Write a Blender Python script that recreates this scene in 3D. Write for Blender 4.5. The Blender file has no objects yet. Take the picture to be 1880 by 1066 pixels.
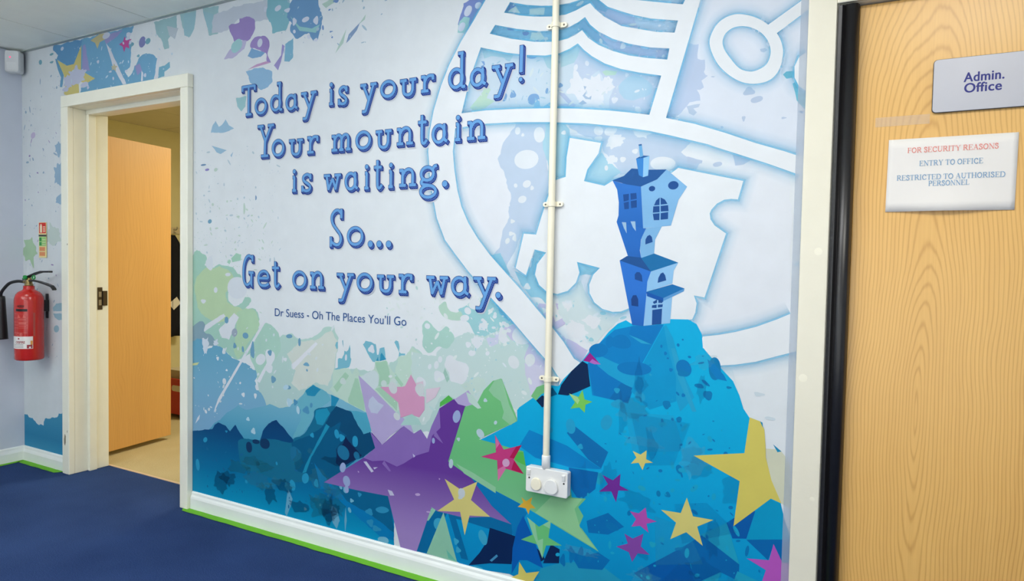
import bpy, bmesh, math, random
from mathutils import Matrix, Vector, noise

S = bpy.context.scene
COL = S.collection

# ------------------------------------------------------------------ camera, light, exposure
cam_data = bpy.data.cameras.new('camera')
cam_data.sensor_width = 36.0
cam_data.sensor_fit = 'HORIZONTAL'
cam_data.lens = 36.0 * 1253.0 / 1880.0
cam_data.clip_start = 0.05
cam = bpy.data.objects.new('camera', cam_data)
COL.objects.link(cam)
cam.matrix_world = Matrix.Translation((0.0, -2.1475, 1.22)) @ Matrix([[0.8758851, -0.0355847, 0.4812059], [0.4821206, 0.023981, -0.8757766], [0.0196244, 0.9990789, 0.0381607]]).to_4x4()
S.camera = cam

world = bpy.data.worlds.new('world')
S.world = world
world.use_nodes = True
world.node_tree.nodes['Background'].inputs[0].default_value = (0.75, 0.85, 1.0, 1)
world.node_tree.nodes['Background'].inputs[1].default_value = 0.05

S.view_settings.view_transform = 'Standard'
S.view_settings.look = 'None'
S.view_settings.exposure = 0.22
S.view_settings.gamma = 1.0
S.view_settings.use_curve_mapping = False
S.cycles.transparent_max_bounces = 24
S.cycles.max_bounces = 8

def area_light(name, loc, sx, sy, watts, color, rot=(0, 0, 0)):
    d = bpy.data.lights.new(name, 'AREA')
    d.shape = 'RECTANGLE'; d.size = sx; d.size_y = sy
    d.energy = watts; d.color = color
    o = bpy.data.objects.new(name, d)
    o.location = loc
    o.rotation_euler = rot
    COL.objects.link(o)
    return o

COOL = (1.0, 0.985, 0.975)
area_light('ceiling_panel_light', (-3.4, -1.1, 2.385), 0.6, 0.6, 4, COOL)
area_light('ceiling_panel_light', (-1.0, -1.05, 2.385), 1.2, 0.6, 16, COOL)
area_light('ceiling_panel_light', (0.30, -1.45, 2.385), 0.6, 0.6, 15, (1.0, 0.96, 0.87))
area_light('ceiling_panel_light', (-1.6, -2.75, 2.385), 0.6, 0.6, 8, COOL)
area_light('added_fill_light', (-0.9, -3.44, 1.0), 3.6, 1.7, 12, (1.0, 1.0, 0.97), (math.pi / 2, 0, 0))  # added soft fill from behind the camera, no known glazing there
area_light('added_uplight', (-3.2, -3.30, 1.80), 1.4, 0.2, 40, (1.0, 1.0, 0.95), (math.pi, 0, 0))  # added upward fill that brightens the ceiling, no known lamp there
area_light('office_panel_light', (-3.3, 1.7, 2.385), 0.6, 0.6, 38, (1.0, 0.91, 0.66))

# ------------------------------------------------------------------ helpers
def lin(c):
    c /= 255.0
    return c / 12.92 if c <= 0.04045 else ((c + 0.055) / 1.055) ** 2.4

def rgb(c, k=1.0):
    return (lin(c[0]) * k, lin(c[1]) * k, lin(c[2]) * k, 1.0)

MATS = {}

def new_mat(name):
    m = bpy.data.materials.new(name)
    m.use_nodes = True
    return m, m.node_tree.nodes, m.node_tree.links, m.node_tree.nodes['Principled BSDF']

def plain(name, c, rough=0.5, spec=0.5, metal=0.0, bump=0.0, bscale=200.0, vary=0.05, emit=None, coat=0.0):
    """solid colour with a little procedural unevenness"""
    key = ('p', name)
    if key in MATS: return MATS[key]
    m, N, L, b = new_mat(name)
    tc = N.new('ShaderNodeTexCoord')
    nz = N.new('ShaderNodeTexNoise'); nz.inputs['Scale'].default_value = 9.0; nz.inputs['Detail'].default_value = 4
    L.new(tc.outputs['Object'], nz.inputs['Vector'])
    mr = N.new('ShaderNodeMapRange'); mr.inputs[3].default_value = 1 - vary; mr.inputs[4].default_value = 1 + vary
    L.new(nz.outputs['Fac'], mr.inputs[0])
    mx = N.new('ShaderNodeMix'); mx.data_type = 'RGBA'; mx.blend_type = 'MULTIPLY'; mx.inputs[0].default_value = 1
    mx.inputs[6].default_value = rgb(c)
    L.new(mr.outputs[0], mx.inputs[7])
    L.new(mx.outputs[2], b.inputs['Base Color'])
    b.inputs['Roughness'].default_value = rough
    b.inputs['Specular IOR Level'].default_value = spec
    b.inputs['Metallic'].default_value = metal
    b.inputs['Coat Weight'].default_value = coat
    if bump:
        n2 = N.new('ShaderNodeTexNoise'); n2.inputs['Scale'].default_value = bscale
        L.new(tc.outputs['Object'], n2.inputs['Vector'])
        bp = N.new('ShaderNodeBump'); bp.inputs['Strength'].default_value = bump; bp.inputs['Distance'].default_value = 0.002
        L.new(n2.outputs['Fac'], bp.inputs['Height']); L.new(bp.outputs[0], b.inputs['Normal'])
    if emit:
        b.inputs['Emission Color'].default_value = rgb(emit[0]); b.inputs['Emission Strength'].default_value = emit[1]
    MATS[key] = m
    return m

INK = 0.79      # how much of full white the printed vinyl reflects

def vinyl_finish(N, L, b):
    tc = N.new('ShaderNodeTexCoord')
    nz = N.new('ShaderNodeTexNoise'); nz.inputs['Scale'].default_value = 14.0; nz.inputs['Detail'].default_value = 5
    L.new(tc.outputs['Object'], nz.inputs['Vector'])
    bp = N.new('ShaderNodeBump'); bp.inputs['Strength'].default_value = 0.10; bp.inputs['Distance'].default_value = 0.004
    L.new(nz.outputs['Fac'], bp.inputs['Height']); L.new(bp.outputs[0], b.inputs['Normal'])
    b.inputs['Roughness'].default_value = 0.5
    b.inputs['Specular IOR Level'].default_value = 0.15
    return nz

def vinyl(c, alpha=1.0):
    """printed vinyl in one ink; alpha < 1 is a translucent overprint"""
    key = ('v', tuple(c), alpha)
    if key in MATS: return MATS[key]
    m, N, L, b = new_mat('printed_vinyl')
    nz = vinyl_finish(N, L, b)
    mr = N.new('ShaderNodeMapRange'); mr.inputs[3].default_value = 0.94; mr.inputs[4].default_value = 1.06
    L.new(nz.outputs['Fac'], mr.inputs[0])
    mx = N.new('ShaderNodeMix'); mx.data_type = 'RGBA'; mx.blend_type = 'MULTIPLY'; mx.inputs[0].default_value = 1
    mx.inputs[6].default_value = rgb(c, INK)
    L.new(mr.outputs[0], mx.inputs[7])
    L.new(mx.outputs[2], b.inputs['Base Color'])
    if alpha < 1:
        b.inputs['Alpha'].default_value = alpha
    MATS[key] = m
    return m

def fade(stops, horizontal=False):
    """printed vinyl whose ink runs from one tone to another up the wall (or along it): [(metres, colour), ...]"""
    key = ('g', tuple((z, tuple(c)) for z, c in stops), horizontal)
    if key in MATS: return MATS[key]
    m, N, L, b = new_mat('printed_vinyl_fade')
    vinyl_finish(N, L, b)
    g = N.new('ShaderNodeNewGeometry'); sp = N.new('ShaderNodeSeparateXYZ')
    L.new(g.outputs['Position'], sp.inputs[0])
    lo, hi = stops[0][0], stops[-1][0]
    mr = N.new('ShaderNodeMapRange'); mr.inputs[1].default_value = lo; mr.inputs[2].default_value = hi
    L.new(sp.outputs['X' if horizontal else 'Z'], mr.inputs[0])
    cr = N.new('ShaderNodeValToRGB')
    els = cr.color_ramp.elements
    while len(els) < len(stops): els.new(0.5)
    for e, (z, c) in zip(els, stops):
        e.position = (z - lo) / (hi - lo)
        e.color = rgb(c, INK)
    L.new(mr.outputs[0], cr.inputs[0]); L.new(cr.outputs[0], b.inputs['Base Color'])
    MATS[key] = m
    return m

def glow_ink(c):
    """soft printed edge: ink coverage is stored per vertex"""
    key = ('glow', tuple(c))
    if key in MATS: return MATS[key]
    m, N, L, b = new_mat('printed_soft_edge')
    vinyl_finish(N, L, b)
    b.inputs['Base Color'].default_value = rgb(c, INK)
    at = N.new('ShaderNodeAttribute'); at.attribute_name = 'coverage'
    L.new(at.outputs['Fac'], b.inputs['Alpha'])
    MATS[key] = m
    return m

def hatch_ink():
    m, N, L, b = new_mat('printed_hatching')
    vinyl_finish(N, L, b)
    g = N.new('ShaderNodeNewGeometry')
    mp = N.new('ShaderNodeMapping'); mp.inputs['Rotation'].default_value = (0, math.radians(28), 0)
    L.new(g.outputs['Position'], mp.inputs['Vector'])
    sp = N.new('ShaderNodeSeparateXYZ'); L.new(mp.outputs[0], sp.inputs[0])
    ad = N.new('ShaderNodeMath'); ad.operation = 'MULTIPLY'; ad.inputs[1].default_value = 2 * math.pi / 0.0046
    L.new(sp.outputs['Z'], ad.inputs[0])
    sn = N.new('ShaderNodeMath'); sn.operation = 'SINE'; L.new(ad.outputs[0], sn.inputs[0])
    cr = N.new('ShaderNodeValToRGB')
    cr.color_ramp.elements[0].position = 0.60; cr.color_ramp.elements[0].color = rgb((24, 48, 140), INK)
    cr.color_ramp.elements[1].position = 0.92; cr.color_ramp.elements[1].color = rgb((112, 156, 224), INK)
    mr = N.new('ShaderNodeMapRange'); mr.inputs[1].default_value = -1; mr.inputs[2].default_value = 1
    L.new(sn.outputs[0], mr.inputs[0]); L.new(mr.outputs[0], cr.inputs[0])
    L.new(cr.outputs[0], b.inputs['Base Color'])
    return m

def obj(name, bm, mats, parent=None, smooth=False, bevel=0.0, kind=None, label=None):
    me = bpy.data.meshes.new(name)
    bm.normal_update()
    bm.to_mesh(me); bm.free()
    if not isinstance(mats, (list, tuple)): mats = [mats]
    for m in mats: me.materials.append(m)
    o = bpy.data.objects.new(name, me)
    COL.objects.link(o)
    if parent: o.parent = parent
    if smooth:
        for f in me.polygons: f.use_smooth = True
    if bevel:
        md = o.modifiers.new('bevel', 'BEVEL'); md.width = bevel; md.segments = 3; md.limit_method = 'ANGLE'
        md.angle_limit = math.radians(40)
    if kind: o['kind'] = kind
    if label: o['label'] = label
    return o

def thing(name, label, cat, loc=(0, 0, 0), group=None):
    o = bpy.data.objects.new(name, None)
    o.empty_display_size = 0.05
    COL.objects.link(o); o.location = loc
    o['label'] = label; o['category'] = cat
    if group: o['group'] = group
    return o

def tag(o, label, cat, group=None):
    o['label'] = label; o['category'] = cat
    if group: o['group'] = group
    return o

def box(bm, x0, x1, y0, y1, z0, z1, mi=0, M=None):
    v = [Vector((x, y, z)) for z in (z0, z1) for y in (y0, y1) for x in (x0, x1)]
    if M is not None: v = [M @ q for q in v]
    v = [bm.verts.new(q) for q in v]
    for f in ((0, 2, 3, 1), (4, 5, 7, 6), (0, 1, 5, 4), (2, 6, 7, 3), (0, 4, 6, 2), (1, 3, 7, 5)):
        bm.faces.new([v[i] for i in f]).material_index = mi

def lathe(bm, prof, seg=40, M=None, mi=0, cap=True):
    """profile [(r, z), ...] turned about z"""
    rings = []
    for r, z in prof:
        ring = []
        for k in range(seg):
            a = 2 * math.pi * k / seg
            q = Vector((r * math.cos(a), r * math.sin(a), z))
            ring.append(bm.verts.new(M @ q if M is not None else q))
        rings.append(ring)
    for a, b in zip(rings, rings[1:]):
        for k in range(seg):
            f = bm.faces.new((a[k], a[(k + 1) % seg], b[(k + 1) % seg], b[k])); f.material_index = mi; f.smooth = True
    if cap:
        for ring in (list(reversed(rings[0])), rings[-1]):
            f = bm.faces.new(ring); f.material_index = mi
            for e in f.edges: e.smooth = False

def tube(bm, pts, r, seg=14, mi=0, smooth=True):
    """round bar along a polyline; r may be a list"""
    pts = [Vector(p) for p in pts]
    rs = r if isinstance(r, (list, tuple)) else [r] * len(pts)
    rings = []; prev = None
    for i, p in enumerate(pts):
        t = (pts[min(i + 1, len(pts) - 1)] - pts[max(i - 1, 0)]).normalized()
        if prev is None:
            a = Vector((0, 0, 1)) if abs(t.z) < 0.9 else Vector((1, 0, 0))
            n = t.cross(a).normalized()
        else:
            n = (prev - t * prev.dot(t)).normalized()
        prev = n; b = t.cross(n)
        rings.append([bm.verts.new(p + (n * math.cos(2 * math.pi * k / seg) + b * math.sin(2 * math.pi * k / seg)) * rs[i]) for k in range(seg)])
    for a, b in zip(rings, rings[1:]):
        for k in range(seg):
            f = bm.faces.new((a[k], a[(k + 1) % seg], b[(k + 1) % seg], b[k])); f.material_index = mi; f.smooth = smooth
    for ring in (list(reversed(rings[0])), rings[-1]):
        f = bm.faces.new(ring); f.material_index = mi
        for e in f.edges: e.smooth = False

def catmull(pts, closed=False, n=6):
    P = [Vector(p) for p in pts]; out = []
    m = len(P)
    rng = range(m) if closed else range(m - 1)
    for i in rng:
        if closed:
            a, b, c, d = P[i - 1], P[i], P[(i + 1) % m], P[(i + 2) % m]
        else:
            a, b, c, d = P[max(i - 1, 0)], P[i], P[i + 1], P[min(i + 2, m - 1)]
        for k in range(n):
            t = k / n
            out.append(0.5 * ((2 * b) + (c - a) * t + (2 * a - 5 * b + 4 * c - d) * t * t + (3 * b - a - 3 * c + d) * t ** 3))
    if not closed: out.append(P[-1])
    return out

def prism(bm, pts, y0, y1, mi=0):
    """outline in the wall plane (x, z) given real thickness from y0 to y1"""
    a = [bm.verts.new((p[0], y0, p[1])) for p in pts]
    b = [bm.verts.new((p[0], y1, p[1])) for p in pts]
    n = len(pts)
    bm.faces.new(a).material_index = mi
    bm.faces.new(list(reversed(b))).material_index = mi
    for i in range(n):
        bm.faces.new((a[i], b[i], b[(i + 1) % n], a[(i + 1) % n])).material_index = mi
    bmesh.ops.recalc_face_normals(bm, faces=bm.faces)

def round_rect(x0, x1, z0, z1, r, n=6):
    out = []
    for cx, cz, a0 in ((x1 - r, z1 - r, 0), (x0 + r, z1 - r, 90), (x0 + r, z0 + r, 180), (x1 - r, z0 + r, 270)):
        for k in range(n + 1):
            a = math.radians(a0 + 90 * k / n)
            out.append((cx + r * math.cos(a), cz + r * math.sin(a)))
    return out

# outlines are written in millimetres on the mural wall: along it, up it
def W(s):
    return [[(float(a) / 1000, float(b) / 1000) for a, b in (t.split(',') for t in poly.split())] for poly in s.split('|')]

# ------------------------------------------------------------------ room shell
M_PAINT = plain('cream_gloss_paint', (242, 240, 222), 0.32, 0.5, bump=0.15, bscale=60)
M_SKIRT = plain('white_gloss_paint', (236, 240, 236), 0.3, 0.5, bump=0.12, bscale=50)
M_WALL = plain('pale_wall_paint', (205, 211, 222), 0.7, 0.3, bump=0.1, bscale=120)
M_OFFWALL = plain('office_wall_paint', (228, 220, 178), 0.8, 0.2)
M_TILE = plain('ceiling_tile', (244, 248, 240), 0.9, 0.1, bump=0.35, bscale=260)
M_GAP = plain('ceiling_gap', (60, 62, 60), 0.9, 0.1)
M_GREEN = plain('green_edging', (104, 178, 42), 0.7, 0.2, bump=0.3, bscale=150)

def carpet(name, c1, c2, scale):
    m, N, L, b = new_mat(name)
    tc = N.new('ShaderNodeTexCoord')
    nz = N.new('ShaderNodeTexNoise'); nz.inputs['Scale'].default_value = scale; nz.inputs['Detail'].default_value = 3
    n2 = N.new('ShaderNodeTexNoise'); n2.inputs['Scale'].default_value = 3.0; n2.inputs['Detail'].default_value = 4
    L.new(tc.outputs['Object'], nz.inputs['Vector']); L.new(tc.outputs['Object'], n2.inputs['Vector'])
    ad = N.new('ShaderNodeMath'); ad.operation = 'ADD'
    sc = N.new('ShaderNodeMath'); sc.operation = 'MULTIPLY'; sc.inputs[1].default_value = 0.25
    L.new(n2.outputs['Fac'], sc.inputs[0]); L.new(nz.outputs['Fac'], ad.inputs[0]); L.new(sc.outputs[0], ad.inputs[1])
    cr = N.new('ShaderNodeValToRGB')
    cr.color_ramp.elements[0].position = 0.42; cr.color_ramp.elements[0].color = rgb(c1)
    cr.color_ramp.elements[1].position = 0.85; cr.color_ramp.elements[1].color = rgb(c2)
    L.new(ad.outputs[0], cr.inputs[0]); L.new(cr.outputs[0], b.inputs['Base Color'])
    bp = N.new('ShaderNodeBump'); bp.inputs['Strength'].default_value = 0.7; bp.inputs['Distance'].default_value = 0.004
    L.new(nz.outputs['Fac'], bp.inputs['Height']); L.new(bp.outputs[0], b.inputs['Normal'])
    b.inputs['Roughness'].default_value = 0.95; b.inputs['Specular IOR Level'].default_value = 0.1
    return m

M_CARPET = carpet('blue_carpet', (24, 42, 82), (58, 84, 136), 330)
M_BEIGE = carpet('beige_carpet', (168, 152, 112), (206, 190, 148), 260)

XL, XR, YF, H = -4.485, 1.7, -3.5, 2.40        # corridor
WT = 0.18                                      # thickness of the mural wall
OL, OR, OB = -5.92, -2.2, 3.6                  # office behind it
D1 = (-3.965, -2.985, 2.042)                   # left doorway
D2 = (-0.150, 0.720, 1.985)                    # admin office doorway

bm = bmesh.new(); box(bm, XL, XR, YF, 0.0, -0.05, 0); box(bm, D1[0], D1[1], 0.0, 0.19, -0.05, 0)
obj('floor', bm, M_CARPET, kind='structure')
bm = bmesh.new(); box(bm, OL, OR, 0.19, OB, -0.05, 0)
obj('floor_office', bm, M_BEIGE, kind='structure')
bm = bmesh.new(); box(bm, D1[0] - .005, D1[1] + .005, 0.186, 0.200, 0.0, 0.003)
obj('trim_9', bm, plain('threshold_metal', (206, 180, 150), 0.5), kind='structure')

bm = bmesh.new()
box(bm, XL, D1[0], 0, WT, 0, H); box(bm, D1[0], D1[1], 0, WT, D1[2], H)
box(bm, D1[1], D2[0], 0, WT, 0, H); box(bm, D2[0], D2[1], 0, WT, D2[2], H); box(bm, D2[1], XR, 0, WT, 0, H)
obj('wall_back', bm, M_WALL, kind='structure')
bm = bmesh.new(); box(bm, XL - .1, XL, YF, WT, 0, H); obj('wall_left', bm, M_WALL, kind='structure')
bm = bmesh.new(); box(bm, XR, XR + .1, YF, WT, 0, H); obj('wall_right', bm, M_WALL, kind='structure')
bm = bmesh.new(); box(bm, XL, XR, YF - .1, YF, 0, H); obj('wall_front', bm, M_WALL, kind='structure')
bm = bmesh.new(); box(bm, OL - .1, OL, WT, OB, 0, H); obj('wall_office_left', bm, M_OFFWALL, kind='structure')
bm = bmesh.new(); box(bm, OL, OR, OB, OB + .1, 0, H); obj('wall_office_back', bm, M_OFFWALL, kind='structure')
bm = bmesh.new(); box(bm, OR, OR + .1, WT, OB, 0, H); obj('wall_office_right', bm, M_OFFWALL, kind='structure')
bm = bmesh.new(); box(bm, OL, XL - .1, WT - .1, WT, 0, H); obj('wall_office_front', bm, M_OFFWALL, kind='structure')

def tiled_ceiling(name, x0, x1, y0, y1, lines_x, lines_y, mat, gap=0.007):
    bm = bmesh.new()
    box(bm, x0, x1, y0, y1, H + .006, H + .05, 1)
    xs = [x0] + sorted(v for v in lines_x if x0 < v < x1) + [x1]
    ys = [y0] + sorted(v for v in lines_y if y0 < v < y1) + [y1]
    for xa, xb in zip(xs, xs[1:]):
        for ya, yb in zip(ys, ys[1:]):
            box(bm, xa + gap / 2, xb - gap / 2, ya + gap / 2, yb - gap / 2, H, H + .006, 0)
    return obj(name, bm, [mat, M_GAP], kind='structure')

tiled_ceiling('ceiling', XL, XR, YF, 0.0, [-3.93 + .68 * k for k in range(-1, 9)], [-.75 - .6 * k for k in range(6)], M_TILE)
tiled_ceiling('ceiling_office', OL, OR, WT, OB, [-5.2 + .6 * k for k in range(8)], [1.25 + .6 * k for k in range(-2, 5)],
              plain('office_ceiling_tile', (222, 214, 190), 0.9, 0.1, bump=0.3, bscale=260))
bm = bmesh.new(); box(bm, XL, XR, -0.022, -0.0005, H - .004, H); box(bm, XL, XL + .022, YF, -0.022, H - .004, H)
obj('trim_1', bm, plain('ceiling_angle', (178, 186, 182), 0.6), kind='structure')

def skirting(name, runs, h=0.085, t=0.017):
    """moulded skirting: run = (axis, a, b, wall coordinate)"""
    bm = bmesh.new()
    prof = [(0, 0), (t, 0), (t, h * .62), (t * .85, h * .72), (t * .6, h * .82), (t * .55, h * .93), (t * .3, h), (0, h)]
    for ax, a, b, w in runs:
        ends = []
        for q in (a, b):
            if ax == 'x': ends.append([bm.verts.new((q, w - d, z)) for d, z in prof])
            else: ends.append([bm.verts.new((w + d, q, z)) for d, z in prof])
        n = len(prof)
        for i in range(n):
            bm.faces.new((ends[0][i], ends[1][i], ends[1][(i + 1) % n], ends[0][(i + 1) % n]))
        bm.faces.new(ends[0]); bm.faces.new(ends[1])
    bmesh.ops.recalc_face_normals(bm, faces=bm.faces)
    return obj(name, bm, M_SKIRT, kind='structure')

skirting('baseboard_back', [('x', XL, -4.022, 0), ('x', -2.936, -0.222, 0)])
skirting('baseboard_left', [('y', YF, -0.0, XL)])
bm = bmesh.new()
def edging(bm, pts_in, pts_out):
    a = [bm.verts.new((x, y, 0.0025)) for x, y in pts_in]; b = [bm.verts.new((x, y, 0.0025)) for x, y in pts_out]
    for i in range(len(a) - 1): bm.faces.new((a[i], b[i], b[i + 1], a[i + 1]))
rnd = random.Random(4)
def ragged(x0, x1, y, n): return [(x0 + (x1 - x0) * i / n, y + rnd.uniform(-.0022, .0022)) for i in range(n + 1)]
o_in = [(-2.955, -.010)] + ragged(-2.94, -.222, -.0165, 60); o_out = [(-2.985, -.016)] + ragged(-2.945, -.222, -.056, 60)
edging(bm, o_in, o_out)
o_in = ragged(-4.468, -4.03, -.0165, 16); o_out = ragged(-4.45, -4.06, -.058, 16)
edging(bm, o_in, o_out)
edging(bm, [(XL + .017, -.0165), (XL + .017, YF)], [(XL + .050, -.056), (XL + .050, YF)])
bmesh.ops.recalc_face_normals(bm, faces=bm.faces)
obj('trim_2', bm, M_GREEN, kind='structure')

# left doorway: architrave, stepped lining and strike plate
def architrave(bm, x0, x1, top, w, t, wl=None, wr=None, wt=None, y=0.0):
    wl = wl or w; wr = wr or w; wt = wt or w
    box(bm, x0 - wl, x0, y - t, y, 0, top); box(bm, x1, x1 + wr, y - t, y, 0, top)
    box(bm, x0 - wl, x1 + wr, y - t, y, top, top + wt)
bm = bmesh.new()
architrave(bm, -3.953, -2.995, 2.033, 0.065, 0.032, 0.067, 0.057, 0.063, -0.0005)
ARCH = obj('trim_3', bm, M_PAINT, kind='structure', bevel=0.004)
bm = bmesh.new()
for s, x in ((1, D1[0]), (-1, D1[1])):
    box(bm, *sorted((x - s * .002, x + s * .0105)), -0.0, 0.068, 0, 2.0315)
    box(bm, *sorted((x - s * .002, x + s * .022)), 0.070, 0.184, 0, 2.020)
    box(bm, *sorted((x - s * .002, x + s * .034)), 0.068, 0.110, 0, 2.008)
box(bm, D1[0], D1[1], 0.0, 0.068, 2.0315, 2.042)
box(bm, D1[0], D1[1], 0.070, 0.184, 2.020, 2.042)
box(bm, D1[0], D1[1], 0.068, 0.110, 2.008, 2.042)
LIN = obj('door_lining', bm, M_PAINT, parent=ARCH, bevel=0.003)
bm = bmesh.new(); x = D1[0] + .0222
box(bm, x, x + .0022, .120, .148, .915, 1.043); box(bm, x, x + .010, .148, .172, .938, 1.022); box(bm, x, x + .003, .148, .170, .938, 1.022)
SP = obj('strike_plate', bm, plain('aged_bronze', (78, 66, 52), 0.4, 0.6, 0.7), parent=ARCH, bevel=.0008, label='dark bronze strike plate')
bm = bmesh.new(); box(bm, x + .0022, x + .003, .127, .142, .988, 1.018); box(bm, x + .0022, x + .003, .127, .142, .940, .972)
obj('latch_hole', bm, plain('worn_steel', (164, 154, 138), 0.35, 0.6, 0.6), parent=SP)
# scuffs rubbed through the paint of the left jamb
bm = bmesh.new()
prism(bm, [(-4.002, .196), (-3.993, .226), (-3.983, .214), (-3.984, .178), (-3.992, .160), (-4.001, .172)], -.0331, -.0324)
prism(bm, [(-3.972, .245), (-3.968, .25), (-3.967, .238), (-3.971, .235)], -.0331, -.0324)
prism(bm, [(-3.962, 1.285), (-3.956, 1.288), (-3.955, 1.280), (-3.961, 1.278)], -.0331, -.0324)
obj('paint_scuff', bm, plain('bare_scuff', (150, 144, 122), 0.7), parent=ARCH)

# admin office door frame
bm = bmesh.new()
box(bm, -0.224, -0.150, -0.016, -0.0005, 0, 2.06); box(bm, D2[1], D2[1] + .075, -0.016, -0.0005, 0, 2.06)
box(bm, -0.150, D2[1], -0.016, -0.0005, 1.968, 2.06)
M_PAINT2 = plain('warm_gloss_paint', (228, 223, 203), 0.32, 0.5, bump=0.15, bscale=60)
FR2 = obj('trim_4', bm, M_PAINT2, kind='structure', bevel=0.003)
bm = bmesh.new()
box(bm, -0.150, -0.146, 0.0, 0.10, 0, 1.985); box(bm, D2[1] - .004, D2[1], 0.0, 0.10, 0, 1.985); box(bm, -0.146, D2[1] - .004, 0.0, 0.10, 1.968, 1.985)
box(bm, -0.146, D2[1] - .004, 0.066, 0.10, 0.0, 0.004)
obj('door_lining', bm, M_PAINT, parent=FR2)
bm = bmesh.new()
for (u, v), r in zip(W("-176,1274 -204,908 -168,559")[0], (.011, .012, .007)):
    lathe(bm, [(0.0008, 0.0003), (r * .8, 0.0002), (r, 0.0)], 14, Matrix.Translation((u, -.016, v)) @ Matrix.Rotation(math.pi / 2, 4, 'X'))
obj('filled_hole', bm, plain('filler_paint', (238, 233, 212), 0.4), parent=FR2)

# ------------------------------------------------------------------ doors
def wood(name, c_light, c_dark, centre, kx, kz, freq, rough, fine=0.35, coat=0.0, pores=0.5):
    m, N, L, b = new_mat(name)
    tc = N.new('ShaderNodeTexCoord')
    def rings(cx, cz, kx, kz, freq, dist, dscale):
        mp = N.new('ShaderNodeMapping'); mp.inputs['Location'].default_value = (-cx * kx, 0, -cz * kz)
        mp.inputs['Scale'].default_value = (kx, 0.0, kz)
        L.new(tc.outputs['Object'], mp.inputs['Vector'])
        w = N.new('ShaderNodeTexWave'); w.wave_type = 'RINGS'; w.rings_direction = 'SPHERICAL'; w.wave_profile = 'SIN'
        w.inputs['Scale'].default_value = freq; w.inputs['Distortion'].default_value = dist
        w.inputs['Detail'].default_value = 3; w.inputs['Detail Scale'].default_value = dscale
        wn = N.new('ShaderNodeTexNoise'); wn.inputs['Scale'].default_value = 1.0; wn.inputs['Detail'].default_value = 2
        wm = N.new('ShaderNodeMapping'); wm.inputs['Scale'].default_value = (3.2, 0.0, 1.3); L.new(tc.outputs['Object'], wm.inputs['Vector']); L.new(wm.outputs[0], wn.inputs['Vector'])
        wv = N.new('ShaderNodeVectorMath'); wv.operation = 'MULTIPLY_ADD'; wv.inputs[1].default_value = (.8, 0, .8)
        L.new(wn.outputs['Color'], wv.inputs[0]); L.new(mp.outputs[0], wv.inputs[2]); L.new(wv.outputs[0], w.inputs['Vector'])
        return w
    w = rings(centre[0], centre[1], kx, kz, freq, 2.2, 1.1)
    mp = N.new('ShaderNodeMapping'); mp.inputs['Scale'].default_value = (230, 20, 4.0)
    L.new(tc.outputs['Object'], mp.inputs['Vector'])
    nz = N.new('ShaderNodeTexNoise'); nz.inputs['Scale'].default_value = 1.0; nz.inputs['Detail'].default_value = 3
    L.new(mp.outputs[0], nz.inputs['Vector'])
    mp2 = N.new('ShaderNodeMapping'); mp2.inputs['Scale'].default_value = (5, 1, 0.7)
    L.new(tc.outputs['Object'], mp2.inputs['Vector'])
    n2 = N.new('ShaderNodeTexNoise'); n2.inputs['Scale'].default_value = 1.0; n2.inputs['Detail'].default_value = 2
    L.new(mp2.outputs[0], n2.inputs['Vector'])
    pw = N.new('ShaderNodeMath'); pw.operation = 'POWER'; pw.inputs[1].default_value = 4.5
    L.new(w.outputs['Fac'], pw.inputs[0])
    a1 = N.new('ShaderNodeMath'); a1.operation = 'MULTIPLY'; a1.inputs[1].default_value = pores
    L.new(pw.outputs[0], a1.inputs[0])
    a2 = N.new('ShaderNodeMath'); a2.operation = 'MULTIPLY_ADD'; a2.inputs[1].default_value = fine
    L.new(nz.outputs['Fac'], a2.inputs[0]); L.new(a1.outputs[0], a2.inputs[2])
    a3 = N.new('ShaderNodeMath'); a3.operation = 'MULTIPLY_ADD'; a3.inputs[1].default_value = 0.30
    L.new(n2.outputs['Fac'], a3.inputs[0]); L.new(a2.outputs[0], a3.inputs[2])
    cr = N.new('ShaderNodeValToRGB')
    cr.color_ramp.elements[0].position = 0.12; cr.color_ramp.elements[0].color = rgb(c_light)
    cr.color_ramp.elements[1].position = 0.95; cr.color_ramp.elements[1].color = rgb(c_dark)
    L.new(a3.outputs[0], cr.inputs[0]); L.new(cr.outputs[0], b.inputs['Base Color'])
    b.inputs['Roughness'].default_value = rough; b.inputs['Coat Weight'].default_value = coat; b.inputs['Coat Roughness'].default_value = 0.26
    bp = N.new('ShaderNodeBump'); bp.inputs['Strength'].default_value = 0.06; bp.inputs['Distance'].default_value = 0.001
    L.new(nz.outputs['Fac'], bp.inputs['Height']); L.new(bp.outputs[0], b.inputs['Normal'])
    return m

M_ASH = wood('ash_veneer', (238, 190, 108), (194, 138, 64), (0.13, 1.20), 9.0, 1.05, 4.2, 0.36, 0.30, 0.35, 0.34)
M_BEECH = wood('beech_veneer', (230, 180, 108), (196, 142, 76), (1.5, 1.0), 3.0, 0.10, 6.0, 0.45, 0.55, 0.0, 0.10)
M_BLACK = plain('black_rubber', (26, 25, 26), 0.33, 0.5)

bm = bmesh.new(); box(bm, -0.094, D2[1] - .006, 0.022, 0.064, 0.006, 1.964)
DOOR2 = obj('door_1', bm, M_ASH, kind='structure', bevel=0.002)
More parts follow.
